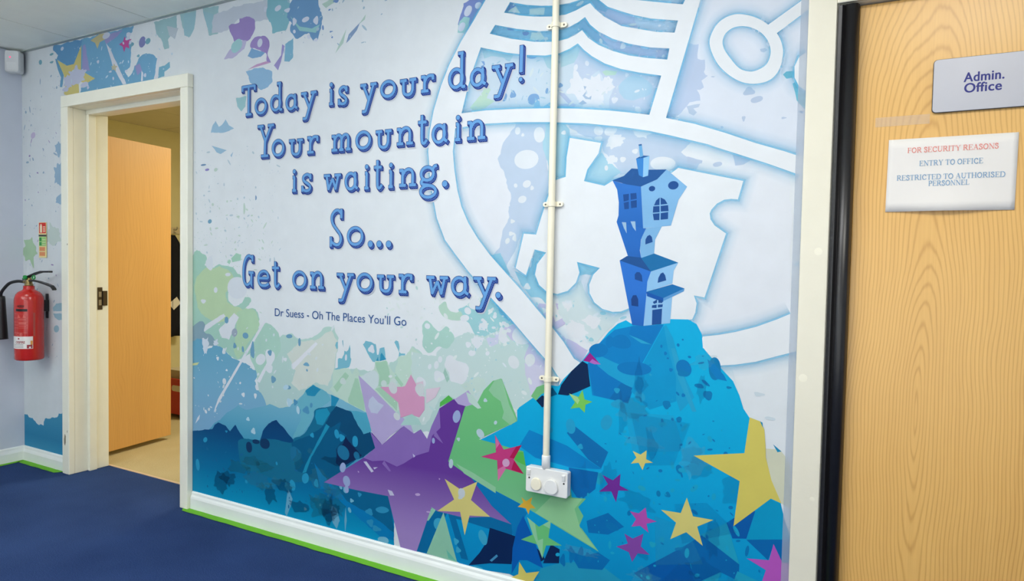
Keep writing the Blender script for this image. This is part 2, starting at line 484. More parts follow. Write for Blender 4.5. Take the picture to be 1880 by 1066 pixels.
# black roll-down finger guard on the hinge side
bm = bmesh.new()
prof = [(-.1475, .0), (-.1475, -.010), (-.140, -.013), (-.137, -.0135), (-.134, -.010), (-.130, -.006)]
for k in range(9):
    a = math.radians(180 - 22.5 * k); prof.append((-.113 + .017 * math.cos(a), -.004 - .013 * math.sin(a)))
prof += [(-.094, .0), (-.094, .024), (-.1475, .024)]
a = [bm.verts.new((px, py, 0.01)) for px, py in prof]; b = [bm.verts.new((px, py, 1.962)) for px, py in prof]
for i in range(len(prof)):
    f = bm.faces.new((a[i], a[(i + 1) % len(prof)], b[(i + 1) % len(prof)], b[i])); f.smooth = 6 <= i <= 14
bm.faces.new(a); bm.faces.new(b)
bmesh.ops.recalc_face_normals(bm, faces=bm.faces)
obj('finger_guard', bm, M_BLACK, parent=DOOR2, label='black hinge-side finger guard strip')

# plain leaf standing open in the office
p0, p1 = Vector((-4.112, 0.196)), Vector((-4.196, 0.752))
ang = math.atan2(p1.y - p0.y, p1.x - p0.x)
LM = Matrix.Translation((p0.x, p0.y, 0)) @ Matrix.Rotation(ang, 4, 'Z')
bm = bmesh.new(); box(bm, 0, (p1 - p0).length, 0.0, 0.044, 0.028, 1.943)
LEAF = obj('door_2', bm, M_BEECH, kind='structure', bevel=0.002)
LEAF.matrix_world = LM

# ------------------------------------------------------------------ ceiling light fittings, and an added glowing window and uplight bowl behind the viewpoint
M_DIFF = plain('light_diffuser', (240, 244, 244), .6, .2, emit=((250, 252, 248), 1.5))
M_ALU = plain('white_metal_trim', (226, 228, 226), .4, .5)
for k, (lx, ly, hx) in enumerate(((-3.4, -1.1, .3), (-1.0, -1.05, .6), (.30, -1.45, .3), (-1.6, -2.75, .3), (-3.3, 1.7, .3))):
    bm = bmesh.new()
    box(bm, lx - hx - .015, lx + hx + .015, ly - .315, ly - .295, H - .006, H - .0005); box(bm, lx - hx - .015, lx + hx + .015, ly + .295, ly + .315, H - .006, H - .0005)
    box(bm, lx - hx - .015, lx - hx + .005, ly - .295, ly + .295, H - .006, H - .0005); box(bm, lx + hx - .005, lx + hx + .015, ly - .295, ly + .295, H - .006, H - .0005)
    fr = obj('trim_%d' % (11 + k), bm, M_ALU, kind='structure')
    bm = bmesh.new(); box(bm, lx - hx + .005, lx + hx - .005, ly - .295, ly + .295, H - .004, H - .0005)
    obj('diffuser', bm, M_DIFF, parent=fr)
bm = bmesh.new(); wx0, wx1, wz0, wz1 = -2.75, .95, .12, 1.90  # unseen window, added to give the fill light a source
for a, b_, c, d in ((wx0, wx1, wz0 - .05, wz0), (wx0, wx1, wz1, wz1 + .05), (wx0 - .05, wx0, wz0 - .05, wz1 + .05), (wx1, wx1 + .05, wz0 - .05, wz1 + .05)):
    box(bm, a, b_, YF + .0005, YF + .035, c, d)
for k in range(1, 4): box(bm, wx0 + (wx1 - wx0) * k / 4 - .02, wx0 + (wx1 - wx0) * k / 4 + .02, YF + .0005, YF + .03, wz0, wz1)
FILL_WIN = obj('added_window', bm, M_ALU, kind='structure')
bm = bmesh.new(); box(bm, wx0, wx1, YF + .002, YF + .008, wz0, wz1)
obj('fill_pane', bm, plain('fill_glow_pane', (226, 236, 242), .1, .5, emit=((240, 244, 244), 0.6)), parent=FILL_WIN)  # pane glows as extra fill for the corridor
bm = bmesh.new()
prism(bm, [(-3.95, 1.70), (-2.45, 1.70), (-2.40, 1.79), (-4.00, 1.79)], YF + .0005, YF + .16)  # unseen wall bowl, added to go with the upward fill
obj('trim_16', bm, M_ALU, kind='structure')

# ------------------------------------------------------------------ the mural
def O(s):
    return [tuple(float(v) / 1000 for v in t.split(',')) for t in s.split()]
def LET(s):
    out = []
    for t in s.split():
        q = t.split(','); out.append((q[0],) + tuple(float(v) / 1000 for v in q[1:]))
    return out

CLIP = (XL + .002, -0.21, 0.05, H - .001)
def clip_poly(pts):
    def run(pts, inside, cut):
        out = []
        for i, b in enumerate(pts):
            a = pts[i - 1]
            ia, ib = inside(a), inside(b)
            if ib:
                if not ia: out.append(cut(a, b))
                out.append(b)
            elif ia: out.append(cut(a, b))
        return out
    def cx(v): return lambda a, b: (v, a[1] + (b[1] - a[1]) * (v - a[0]) / (b[0] - a[0]))
    def cz(v): return lambda a, b: (a[0] + (b[0] - a[0]) * (v - a[1]) / (b[1] - a[1]), v)
    for ins, cut in ((lambda p: p[0] >= CLIP[0], cx(CLIP[0])), (lambda p: p[0] <= CLIP[1], cx(CLIP[1])),
                     (lambda p: p[1] >= CLIP[2], cz(CLIP[2])), (lambda p: p[1] <= CLIP[3], cz(CLIP[3]))):
        pts = run(pts, ins, cut)
        if len(pts) < 3: return []
    return pts

class Print:
    """one printed part: outlines laid in order, each a hair above the one before"""
    level = 0.0006
    STEP = 0.000004
    def __init__(self, rough=0.0):
        self.bm = bmesh.new(); self.mats = []; self.boxes = []; self.rough = rough
    def torn(self, p):
        """brushy edge: short steps thrown to either side of the outline"""
        area = abs(sum(a[0] * b[1] - b[0] * a[1] for a, b in zip(p, p[1:] + p[:1]))) / 2
        amp = min(self.rough, .22 * area / sum(math.hypot(b[0] - a[0], b[1] - a[1]) for a, b in zip(p, p[1:] + p[:1])))
        if amp < .0008: return p
        out = []
        for a, b in zip(p, p[1:] + p[:1]):
            d = math.hypot(b[0] - a[0], b[1] - a[1]); n = max(1, int(d / .009))
            for k in range(n):
                x = a[0] + (b[0] - a[0]) * k / n; z = a[1] + (b[1] - a[1]) * k / n
                v = noise.noise(Vector((x * 22, z * 22, 3.1))) * 1.1 + noise.noise(Vector((x * 70, z * 70, 9.7))) * .7
                out.append((x - (b[1] - a[1]) / (d or 1) * v * amp, z + (b[0] - a[0]) / (d or 1) * v * amp))
        return out
    def mi(self, mat):
        if mat not in self.mats: self.mats.append(mat)
        return self.mats.index(mat)
    def begin(self):
        Print.level += Print.STEP; self.boxes = []
    def face(self, pts, mi, lv=None, bump=True):
        pts = clip_poly([(p[0], p[1]) for p in pts])
        if len(pts) < 3: return
        if lv is None:
            bb = (min(p[0] for p in pts), max(p[0] for p in pts), min(p[1] for p in pts), max(p[1] for p in pts))
            if bump and any(bb[0] < q[1] and q[0] < bb[1] and bb[2] < q[3] and q[2] < bb[3] for q in self.boxes): self.begin()
            self.boxes.append(bb); lv = Print.level
        a = sum(p[0] * q[1] - q[0] * p[1] for p, q in zip(pts, pts[1:] + pts[:1]))
        if a < 0: pts = pts[::-1]
        try: self.bm.faces.new([self.bm.verts.new((p[0], -lv, p[1])) for p in pts]).material_index = mi
        except ValueError: pass
    def ink(self, c):
        # splashes are printed as a lighter tint
        return vinyl(tuple(int(v + (255 - v) * .13) for v in c)) if self.rough > .005 else vinyl(c)
    def add(self, mat, polys, smooth=False):
        if isinstance(mat, tuple): mat = self.ink(mat)
        self.begin()
        i = self.mi(mat)
        for p in polys:
            if smooth: p = [(v.x, v.y) for v in catmull([(q[0], q[1], 0) for q in p], True, 5)]
            if self.rough: p = self.torn(p)
            self.face(p, i)
        return self
    def ell(self, mat, els, wob=0.10, seed=1):
        if isinstance(mat, tuple): mat = self.ink(mat)
        self.begin(); i = self.mi(mat); r = random.Random(seed)
        for cx, cz, rx, rz in els:
            ph = r.uniform(0, 6.28); k = r.choice((2, 3))
            self.face([(cx + rx * math.cos(t) * (1 + wob * math.sin(k * t + ph)), cz + rz * math.sin(t) * (1 + wob * math.sin(k * t + ph)))
                       for t in (2 * math.pi * j / 22 for j in range(22))], i)
        return self
    def splat(self, mat, els, n=9, seed=1, spike=0.30):
        """paint splats: a ragged disc with fingers thrown out of it"""
        if isinstance(mat, tuple): mat = self.ink(mat)
        self.begin(); i = self.mi(mat); r = random.Random(seed)
        for cx, cz, rx, rz in els:
            pts = []; m = 46; ox, oy = r.uniform(0, 50), r.uniform(0, 50)
            fingers = [(r.uniform(0, 6.283), r.uniform(.15, 1) * spike * 1.6, r.uniform(.10, .22)) for _ in range(n)]
            for j in range(m):
                t = 2 * math.pi * j / m; c, s_ = math.cos(t), math.sin(t)
                q = .86 + .28 * noise.noise(Vector((ox + 1.1 * c, oy + 1.1 * s_, 0))) + .10 * noise.noise(Vector((ox + 5 * c, oy + 5 * s_, 7)))
                for ft, fl, fw in fingers:
                    d = abs((t - ft + math.pi) % (2 * math.pi) - math.pi)
                    q += fl * math.exp(-(d / fw) ** 2)
                pts.append((cx + rx * q * c, cz + rz * q * s_, 0))
            self.face([(v.x, v.y) for v in catmull(pts, True, 2)], i)
        return self
    def spray(self, mat, x0, x1, z0, z1, n, rmin, rmax, seed, stretch=2.2, density=None):
        """flecks too many to trace"""
        if isinstance(mat, tuple): mat = self.ink(mat)
        self.begin(); i = self.mi(mat); r = random.Random(seed); done = []
        for _ in range(n):
            cx, cz = r.uniform(x0, x1), r.uniform(z0, z1)
            if density and not density(cx, cz): continue
            rr = rmin + (rmax - rmin) * r.random() ** 3; st = r.uniform(1, stretch); an = r.uniform(0, math.pi)
            if any(math.hypot(cx - q[0], cz - q[1]) < rr * st + q[2] for q in done): continue
            done.append((cx, cz, rr * st)); ca, sa = math.cos(an), math.sin(an)
            pts = []
            for j in range(12):
                t = 2 * math.pi * j / 12; px, pz = rr * st * math.cos(t), rr / st ** .5 * math.sin(t)
                pts.append((cx + px * ca - pz * sa, cz + px * sa + pz * ca))
            self.face(pts, i, Print.level)
        return self
    def build(self, name, parent, label=None, kind=None):
        return obj(name, self.bm, self.mats, parent, label=label, kind=kind)

WHITE = (234, 240, 243)
bm = bmesh.new()
def sheet(x0, x1, z0, z1):
    bm.faces.new([bm.verts.new(q) for q in ((x0, -.0005, z0), (x1, -.0005, z0), (x1, -.0005, z1), (x0, -.0005, z1))])
sheet(XL + .001, -4.02, .06, H - .0005); sheet(-4.02, -2.94, 2.09, H - .0005); sheet(-2.94, -.21, .06, H - .0005)
MURAL = obj('wall_mural', bm, vinyl(WHITE))
tag(MURAL, 'blue and white printed wall mural with quotation, crooked house on a mountain and stars', 'mural')

# colours read off the print
MINT = (186, 222, 210); MINT2 = (160, 210, 190); LIME = (176, 214, 172); SKY = (124, 178, 214); SKY2 = (146, 190, 222)
TEAL = (70, 156, 190); LAV = (190, 204, 230); LAV2 = (172, 186, 222); PALE = (216, 230, 240); LILAC = (172, 164, 214)

# --- splashes in the top left corner, above and beside the doorway
g = Print(.0075)
g.add((104, 168, 208), W("-4148,2391 -3406,2395 -3416,2367 -3441,2353 -3431,2292 -3436,2197 -3481,2173 -3456,2143 -3416,2159 -3401,2193 -3357,2232 -3304,2243 -3248,2231 -3215,2208 -3224,2172 -3243,2099 -3547,2090 -3890,2101 -3879,2134 -3801,2135 -3878,2219 -3979,2263 -4072,2223 -4119,2306 -4101,2336 -4148,2369"))
g.add((86, 150, 200), W("-4148,2391 -3865,2394 -3877,2339 -3934,2258 -4014,2268 -4107,2318 -4101,2336 -4148,2369"))
g.add((150, 150, 206), W("-3608,2385 -3500,2388 -3546,2362 -3645,2336 -3671,2367|-3860,2356 -3838,2362 -3795,2216 -3867,2224|-3397,2193 -3357,2200 -3338,2162 -3377,2143"))
g.add((228, 232, 242), W("-3645,2339 -3613,2310 -3471,2111 -3501,2110 -3588,2216|-3210,2222 -3196,2214 -3215,2095 -3243,2099 -3224,2160|-3343,2163 -3329,2149 -3333,2109 -3348,2110"))
g.ell((120, 126, 186), O("-3336,2304,26,29"))
g.ell((110, 170, 190), O("-3290,2302,19,16 -3421,2304,15,11 -3369,2239,12,7 -4282,2320,18,13 -4166,2350,19,7 -4166,2306,19,6"))
g.add((110, 176, 206), W("-3201,2163 -3159,2164 -3118,2179 -3115,2150 -3159,2134 -3159,2112 -3210,2108"))
g.add((156, 198, 204), W("-3243,2391 -3132,2391 -3064,2395 -3062,2327 -3103,2310 -3132,2286 -3123,2245 -3159,2243 -3187,2299 -3224,2328|-3042,2397 -2919,2397 -2929,2329 -2963,2278 -3016,2326|-2874,2398 -2762,2390 -2763,2261 -2827,2265"))
g.add((190, 204, 214), W("-3141,2355 -3051,2331 -3078,2284 -3123,2307"))
g.add((96, 160, 200), W("-4130,2321 -4107,2311 -4043,2220 -4061,2157 -4085,2159 -4073,2210 -4107,2259"))
g.spray((150, 180, 205), -4.47, -4.03, .6, 2.3, 170, .0016, .009, 3, 2.6)
g.spray((150, 130, 190), -4.47, -4.03, .9, 2.2, 30, .0016, .007, 5, 3.0)
g.ell((206, 190, 226), O("-4365,1912,23,19"))
g.splat((150, 186, 214), O("-4091,1670,58,60 -4085,1536,38,30 -4090,1818,43,33"), 9, 4)
g.splat(LIME, O("-4412,1251,75,65"), 11, 6)
g.splat((205, 222, 214), O("-4163,1328,71,60"), 10, 7)
g.add((150, 196, 214), W("-4167,922 -4134,948 -4072,954 -4072,907 -4162,903|-4167,889 -4072,894 -4073,858 -4108,853 -4151,868"))
g.ell((150, 196, 214), O("-4133,803,25,22"))
g.add(fade([(.08, (60, 160, 205)), (.16, (40, 138, 186)), (.36, (78, 166, 204))]), W("-4496,264 -4452,275 -4431,259 -4396,259 -4358,244 -4330,228 -4273,229 -4258,270 -4202,283 -4135,296 -4113,317 -4075,330 -4040,50 -4500,9"))
g.build('paint_splash', MURAL, kind='stuff')

def star(mat, polys, label=None, extra=None):
    g = Print(); g.add(mat, polys)
    if extra: extra(g)
    return g.build('star', MURAL, label)

star((220, 208, 134), W("-4110,2312 -4014,2268 -3945,2269 -3873,2361 -3878,2226 -3747,2168 -3828,2151 -3901,2171 -3896,2101 -3981,2091 -4044,2116 -4026,2166 -4043,2220"),
     extra=lambda g: (g.splat((206, 212, 234), O("-3923,2199,87,42 -3997,2182,46,39"), 12, 8), g.ell((206, 212, 234), O("-3845,2146,33,16 -3812,2127,11,9 -4027,2140,31,13"))))
star((212, 200, 150), W("-3789,2374 -3702,2396 -3644,2391 -3629,2367 -3703,2353 -3724,2322 -3745,2356"))
star((206, 92, 162), W("-3483,2354 -3468,2330 -3424,2332 -3451,2312 -3444,2286 -3474,2298 -3488,2273 -3501,2303 -3531,2319 -3498,2328"),
     extra=lambda g: g.ell((214, 222, 238), O("-3460,2338,17,8 -3436,2316,10,10")))
star((206, 200, 170), W("-3603,2215 -3583,2215 -3577,2228 -3565,2214 -3544,2207 -3562,2201 -3560,2184 -3581,2197 -3598,2194 -3593,2206"))

g = Print(.0075)
g.ell((214, 222, 238), O("-3644,2379,31,17 -3450,2357,21,12 -3314,2136,11,10 -3583,2150,8,8 -4059,2367,14,11 -3719,2253,11,9 -3471,2175,12,6 -3609,2188,13,5"))
g.spray((200, 224, 238), -3.98, -3.05, 2.11, 2.37, 60, .0018, .007, 17)
# upper splashes left of the quotation
g.add((150, 196, 208), W("-3011,2391 -2919,2391 -2934,2312 -2971,2277 -3011,2289|-2870,2383 -2795,2357 -2812,2270 -2841,2303"))
g.add((196, 206, 220), W("-2795,2357 -2669,2365 -2574,2368 -2443,2364 -2416,2280 -2533,2280 -2627,2312 -2675,2274 -2738,2264 -2809,2270"))
g.add((150, 128, 196), W("-2689,2276 -2675,2292 -2624,2294 -2614,2309 -2573,2313 -2527,2295 -2513,2259 -2533,2221 -2573,2206 -2620,2220 -2647,2200"), True)
g.add((190, 186, 222), W("-2723,2141 -2647,2210 -2573,2206 -2586,2169 -2633,2148 -2674,2139"))
g.ell((156, 208, 212), O("-2637,2190,32,33"), .2)
g.add((150, 128, 196), W("-2548,2173 -2526,2207 -2478,2213 -2435,2198 -2422,2165 -2434,2122 -2415,2089 -2440,2096 -2447,2131 -2513,2160"), True)
g.add((116, 168, 214), W("-2565,2135 -2539,2168 -2513,2158 -2451,2135 -2480,2121 -2532,2121"))
g.add((196, 150, 196), W("-2565,2074 -2505,2091 -2447,2097 -2415,2088 -2466,2083 -2519,2079"))
g.ell((210, 218, 234), O("-2485,2183,15,20 -2449,2325,13,11"))
g.add((122, 186, 200), W("-2436,2370 -2398,2364 -2305,2348 -2298,2288 -2310,2246 -2322,2213 -2403,2214 -2416,2253 -2442,2302"))
g.add((96, 148, 196), W("-2298,2323 -2280,2344 -2137,2320 -2125,2265 -2107,2241 -2115,2191 -2135,2152 -2164,2145 -2187,2185 -2212,2184 -2242,2171 -2266,2170 -2297,2209 -2285,2242 -2319,2269"))
g.add((140, 200, 200), W("-2298,2270 -2242,2219 -2171,2200 -2124,2210 -2147,2179 -2242,2201"))
g.ell((214, 222, 238), O("-2207,2243,19,12 -2273,2244,12,16 -2147,2230,14,17 -2273,2202,9,7 -2373,2317,18,13 -2316,2299,17,9 -2188,2168,9,10 -2147,2149,12,7"), .15)
g.add((136, 184, 222), W("-2576,2069 -2532,2073 -2466,2073 -2408,2048 -2404,2003 -2433,1984 -2472,1971 -2511,1992 -2547,2014 -2555,2045"))
g.add((116, 178, 208), W("-2333,2083 -2327,2157 -2278,2176 -2280,2094 -2302,2077"))
g.add((150, 140, 204), W("-2396,2073 -2352,2112 -2346,2159 -2330,2148 -2352,2085 -2370,2048"))
g.add((120, 150, 190), W("-1978,2112 -1965,2146 -1903,2186 -1922,2155 -1960,2123"))
g.add((176, 208, 196), W("-2037,2078 -2020,2107 -1977,2171 -1993,2115|-1911,2178 -1875,2213 -1880,2193|-2114,2292 -2074,2303 -2012,2297 -2090,2272"))
g.ell((100, 140, 200), O("-2071,2262,6,4 -2061,2171,9,3 -2055,2147,5,4 -2107,2194,6,9 -1771,2252,6,3 -2034,2292,16,7"), .2)
g.spray((164, 192, 212), -2.35, -1.75, 2.1, 2.39, 45, .002, .008, 21, 2.6)
# flecks by the door frame
g.add((150, 192, 220), W("-2814,1810 -2800,1847 -2778,1864 -2757,1834 -2736,1840 -2708,1866 -2686,1836 -2652,1818 -2686,1810 -2721,1805|-2807,1750 -2700,1722 -2742,1708 -2771,1717|-2676,1697 -2657,1713 -2668,1687"))
g.add((150, 200, 206), W("-2639,1955 -2571,1957 -2577,1912 -2604,1891 -2632,1917"))
g.ell((110, 150, 190), O("-2865,1663,18,5 -2505,1497,5,11"))
g.ell((130, 120, 190), O("-2838,1639,14,6"))
g.ell((190, 216, 202), O("-2777,1636,12,9 -2581,1450,7,26 -2622,1414,11,5"))
g.ell((104, 160, 190), O("-2818,1395,13,11"))
g.spray((186, 208, 220), -2.93, -2.35, 1.2, 1.75, 130, .0015, .0065, 9, 2.8)
g.spray((196, 220, 206), -2.93, -2.4, .95, 1.5, 150, .0015, .0075, 10, 2.8)
g.build('paint_splash', MURAL, kind='stuff')

# --- green and blue washes rising from the foot of the wall on the left
g = Print(.0075)
g.add(fade([(.45, (186, 214, 214)), (1.0, (190, 224, 212))]), W("-2467,531 -2495,696 -2378,836 -2340,889 -2278,899 -2228,874 -2156,888 -2074,937 -2028,948 -2004,898 -2020,768 -1913,777 -1832,777 -1752,767 -1732,819 -1641,859 -1622,893 -1582,880 -1542,835 -1437,797 -1361,897 -1354,590 -2479,436"))
g.add((214, 224, 214), W("-2228,865 -2132,881 -2039,930 -2010,881 -2020,794 -2059,686 -2130,696 -2226,651 -2275,681 -2251,738 -2302,805"))
g.add(MINT2, W("-2944,1220 -2856,1242 -2841,1216 -2856,1187 -2822,1182 -2837,1172 -2761,1188 -2669,1185 -2634,1158 -2599,1144 -2609,1109 -2654,1096 -2686,1061 -2682,1028 -2640,1004 -2598,1017 -2570,1047 -2540,1042 -2540,1020 -2591,985 -2524,997 -2484,976 -2475,940 -2496,864 -2522,806 -2604,757 -2659,762 -2730,800 -2832,821 -2943,783"), True)
g.add((186, 216, 168), W("-2908,1132 -2834,1172 -2704,1175 -2647,1119 -2703,1061 -2682,1014 -2591,989 -2619,950 -2774,922 -2877,956 -2923,1042"), True)
g.add((160, 212, 186), W("-2669,1223 -2634,1247 -2599,1241 -2604,1213 -2662,1204|-2697,1204 -2683,1218 -2669,1212 -2679,1194"))
g.add((168, 214, 196), W("-2509,863 -2483,907 -2431,933 -2379,918 -2346,875 -2340,820 -2378,781 -2429,721 -2468,680 -2502,715 -2536,786"), True)
g.add((176, 216, 176), W("-2626,969 -2524,993 -2475,940 -2490,902 -2563,822 -2611,761 -2646,797 -2632,893"), True)
g.ell((222, 230, 238), O("-2626,1087,60,57 -2819,1197,26,33 -2690,1147,17,9 -2863,1015,18,10 -2775,1072,15,12"), .12, 4)
g.add((224, 231, 238), W("-2752,885 -2647,968 -2612,951 -2653,891 -2681,842 -2731,848|-2907,875 -2717,964 -2703,951 -2877,857"))
g.add((124, 160, 176), W("-2943,883 -2877,917 -2847,904 -2855,869 -2803,857 -2774,825 -2817,803 -2943,813"), True)
g.add(fade([(.45, (132, 182, 216)), (.62, (126, 184, 214)), (.85, (104, 172, 202))]), W("-2946,818 -2907,836 -2862,829 -2832,792 -2745,810 -2659,762 -2576,745 -2502,715 -2492,687 -2508,667 -2474,624 -2428,573 -2433,474 -2470,357 -2944,287"))
g.add((230, 235, 242), W("-2450,946 -2437,942 -2680,631 -2787,488 -2758,555 -2563,803|-2276,762 -2132,872 -2120,864 -2264,741|-2494,668 -2429,758 -2416,750 -2474,661"))
g.ell((226, 234, 240), O("-2469,769,32,24 -2410,783,29,37 -2416,732,26,18 -2712,645,11,17 -2492,639,12,12 -2502,600,9,12 -2582,596,11,10 -2696,699,7,5 -2843,486,9,9 -2314,782,11,8 -2716,786,11,14 -2759,749,9,9 -2603,648,7,5 -2288,591,15,17"), .15, 2)
g.ell((96, 156, 190), O("-2698,934,12,18 -2641,818,11,13 -2586,806,9,13 -2522,806,13,38 -2569,870,17,16 -2387,686,15,16 -2186,771,17,8 -2182,746,5,6 -2294,660,15,10 -2410,804,13,13 -2228,865,9,16 -2290,886,17,10"), .14, 3)
g.ell((150, 166, 186), O("-2643,879,18,21"))
g.splat((214, 226, 238), O("-2847,815,27,24 -2847,786,18,18 -2774,821,18,13"), 10, 12)
g.add((214, 222, 150), W("-2943,709 -2891,720 -2906,705 -2943,699"))
g.add((226, 234, 242), W("-2920,418 -2906,447 -2886,467 -2891,444"))
g.spray((214, 228, 232), -2.93, -2.0, .45, .95, 90, .0018, .008, 31)
# blue bird-like marks in the middle
g.add((108, 184, 206), W("-2029,761 -2007,774 -2006,809 -1998,815 -1982,813 -1972,831 -1970,848 -1960,845 -1950,852 -1941,875 -1936,857 -1937,822 -1932,815 -1934,798 -1944,779 -1984,770|-1870,881 -1857,897 -1828,893 -1801,888 -1796,845 -1789,846 -1783,872 -1760,878 -1748,829 -1805,815 -1819,815 -1846,849|-1709,902 -1701,910 -1689,907 -1682,884 -1684,865 -1675,860 -1654,861 -1654,854 -1675,851 -1687,844 -1684,863 -1696,883|-1983,888 -1978,892 -1975,861 -1980,873|-2021,866 -2016,880 -2006,882 -2007,855 -2013,851"))
g.add((26, 140, 180), W("-1803,815 -1791,838 -1788,819|-1781,820 -1779,847 -1772,855 -1760,844 -1749,829"))
g.ell((222, 230, 238), O("-1825,865,16,16 -1961,820,7,11"), .2, 5)
# mint greens round the pink star
g.add((190, 222, 204), W("-2034,693 -2033,748 -2029,760 -1944,779 -1923,751 -1904,783 -1889,750 -1864,756 -1807,784 -1805,815 -1748,828 -1727,799 -1706,779 -1704,801 -1687,843 -1650,857 -1619,888 -1596,872 -1560,857 -1557,721 -1692,626 -1834,691 -1863,665 -1852,602 -1952,629 -2055,675"))
g.add((160, 208, 176), W("-1805,811 -1748,826 -1731,784 -1728,732 -1772,717 -1787,719 -1783,764|-1703,779 -1661,739 -1670,727 -1703,757|-1947,641 -1911,737 -1894,738 -1863,658 -1855,606 -1942,630|-2029,690 -1964,758 -1943,745 -2008,669|-1806,706 -1772,717 -1688,670 -1692,629"))
g.add((204, 222, 224), W("-1884,739 -1864,756 -1816,778 -1787,760 -1787,726 -1806,702 -1834,695 -1859,708"), True)
g.ell((202, 222, 216), O("-1759,731,16,13 -1976,719,17,14 -1712,727,21,31 -1576,748,21,29"), .08, 6)
g.build('paint_splash', MURAL, kind='stuff')

# --- mint and lilac washes between the quotation and the mountain
g = Print(.0075)
g.add(fade([(.6, (206, 226, 222)), (1.25, (194, 224, 222))]), W("-1624,870 -1542,862 -1507,865 -1496,884 -1463,915 -1424,937 -1364,968 -1332,957 -1300,954 -1217,987 -1152,1008 -1023,896 -1035,808 -1073,761 -1145,704 -1160,671 -1380,690 -1436,716 -1481,711 -1548,591 -1619,581"))
g.add((150, 208, 214), W("-1410,1049 -1361,1078 -1303,1094 -1261,1096 -1162,1021 -1162,1010 -1197,997 -1258,966 -1289,953 -1332,957 -1359,996 -1398,1017"))
g.add((178, 216, 196), W("-1499,1049 -1480,1068 -1465,1073 -1457,1051 -1443,1038 -1418,1035 -1396,1040 -1387,1013 -1425,1004 -1470,1013"), True)
g.add((92, 182, 216), W("-1271,1100 -1251,1097 -1157,1019 -1177,1007 -1229,1040 -1234,1057"))
g.add((168, 214, 200), W("-1573,969 -1564,993 -1547,999 -1521,977 -1495,958 -1464,980 -1441,963 -1424,941 -1440,907 -1462,896 -1496,899 -1530,877 -1548,876 -1571,902 -1566,931"), True)
g.add((196, 192, 226), W("-1212,991 -1152,1012 -1087,947 -1023,896 -1046,859 -1109,836 -1125,887 -1106,937 -1176,945"))
g.add((206, 206, 232), W("-1124,870 -1041,864 -1045,807 -1092,754 -1113,809"))
g.add((206, 212, 236), W("-1284,946 -1227,973 -1232,932 -1267,916"))
g.splat((226, 233, 238), O("-1298,995,21,20 -1321,930,25,24 -1214,956,23,24"), 13, 14, .22)
g.ell((226, 233, 238), O("-1549,976,12,12 -1366,1044,14,14 -1379,1016,19,13 -1268,1048,9,7 -1249,1029,9,7 -1210,1007,9,7 -1189,982,9,8 -1361,918,12,11 -1344,888,15,12 -1277,892,9,8 -1334,1070,26,22"), .1, 7)
g.ell((222, 230, 234), O("-1131,970,45,34 -1167,869,23,23 -1101,883,19,23"), .08, 15)
g.add((224, 230, 236), W("-1460,859 -1439,870 -1406,852 -1367,844 -1356,822 -1366,793 -1382,768 -1410,770 -1438,777 -1444,804 -1467,830"), True)
g.ell((222, 230, 236), O("-1491,786,26,21 -1504,829,10,17 -1535,820,8,11 -1487,852,11,11 -1575,756,21,21"), .14, 8)
g.add((150, 196, 180), W("-1464,821 -1443,781 -1454,766 -1472,802"))
g.add((196, 222, 212), W("-1393,763 -1318,802 -1286,796 -1280,774 -1317,743 -1349,730"))
g.spray((224, 236, 234), -1.75, -1.05, .6, 1.1, 130, .002, .010, 41)
g.spray((186, 220, 218), -1.75, -1.05, .65, 1.15, 60, .002, .008, 42)
g.build('paint_splash', MURAL, kind='stuff')

# --- splashes showing through the openings of the crest
g = Print(.0075)
g.add((206, 224, 240), W("-1213,2174 -530,2058 -686,1703 -1408,1769 -1329,2008"))
g.add(fade([(1.6, (150, 200, 226)), (2.0, (120, 182, 216))]), W("-1239,2118 -1207,2152 -1141,2130 -1032,2108 -977,2105 -904,2119 -872,2113 -871,2080 -899,2088 -935,2072 -1036,2071 -1132,2089"))
g.add((124, 184, 220), W("-1296,2048 -1271,2083 -1203,2061 -1104,2037 -1034,2025 -975,2029 -918,2054 -869,1999 -867,1947 -928,2011 -1016,1986 -1068,1990 -1148,2006"))
g.add((170, 188, 226), W("-902,2096 -872,2099 -808,2057 -750,2036 -730,1986 -791,2006 -851,2040|-862,1994 -798,1956 -713,1930 -625,1913 -635,1875 -720,1895 -805,1928 -865,1961"))
g.add((184, 212, 236), W("-750,2036 -693,2013 -599,1995 -610,1956 -670,1968 -734,1986|-748,2093 -583,2065 -586,2039 -640,2052 -695,2068"))
g.add((120, 172, 214), W("-898,2099 -868,2106 -832,2074 -847,2058 -879,2071|-921,2055 -894,2017 -861,1979 -833,1950 -873,1963 -914,2002 -943,2025"))
g.add((190, 222, 222), W("-1209,2135 -1186,2133 -1168,2105 -1218,2117|-1132,2115 -1071,2109 -1075,2086 -1132,2091|-1121,2032 -1086,2028 -1068,2005 -1085,1996 -1130,2002"))
g.add((92, 120, 190), W("-1234,2120 -1207,2150 -1175,2141 -1195,2129 -1218,2121|-1221,2064 -1185,2055 -1194,2048 -1217,2054|-1159,2037 -1139,2040 -1130,2029 -1141,2023 -1155,2027|-1107,2001 -1099,2003 -1090,1995"))
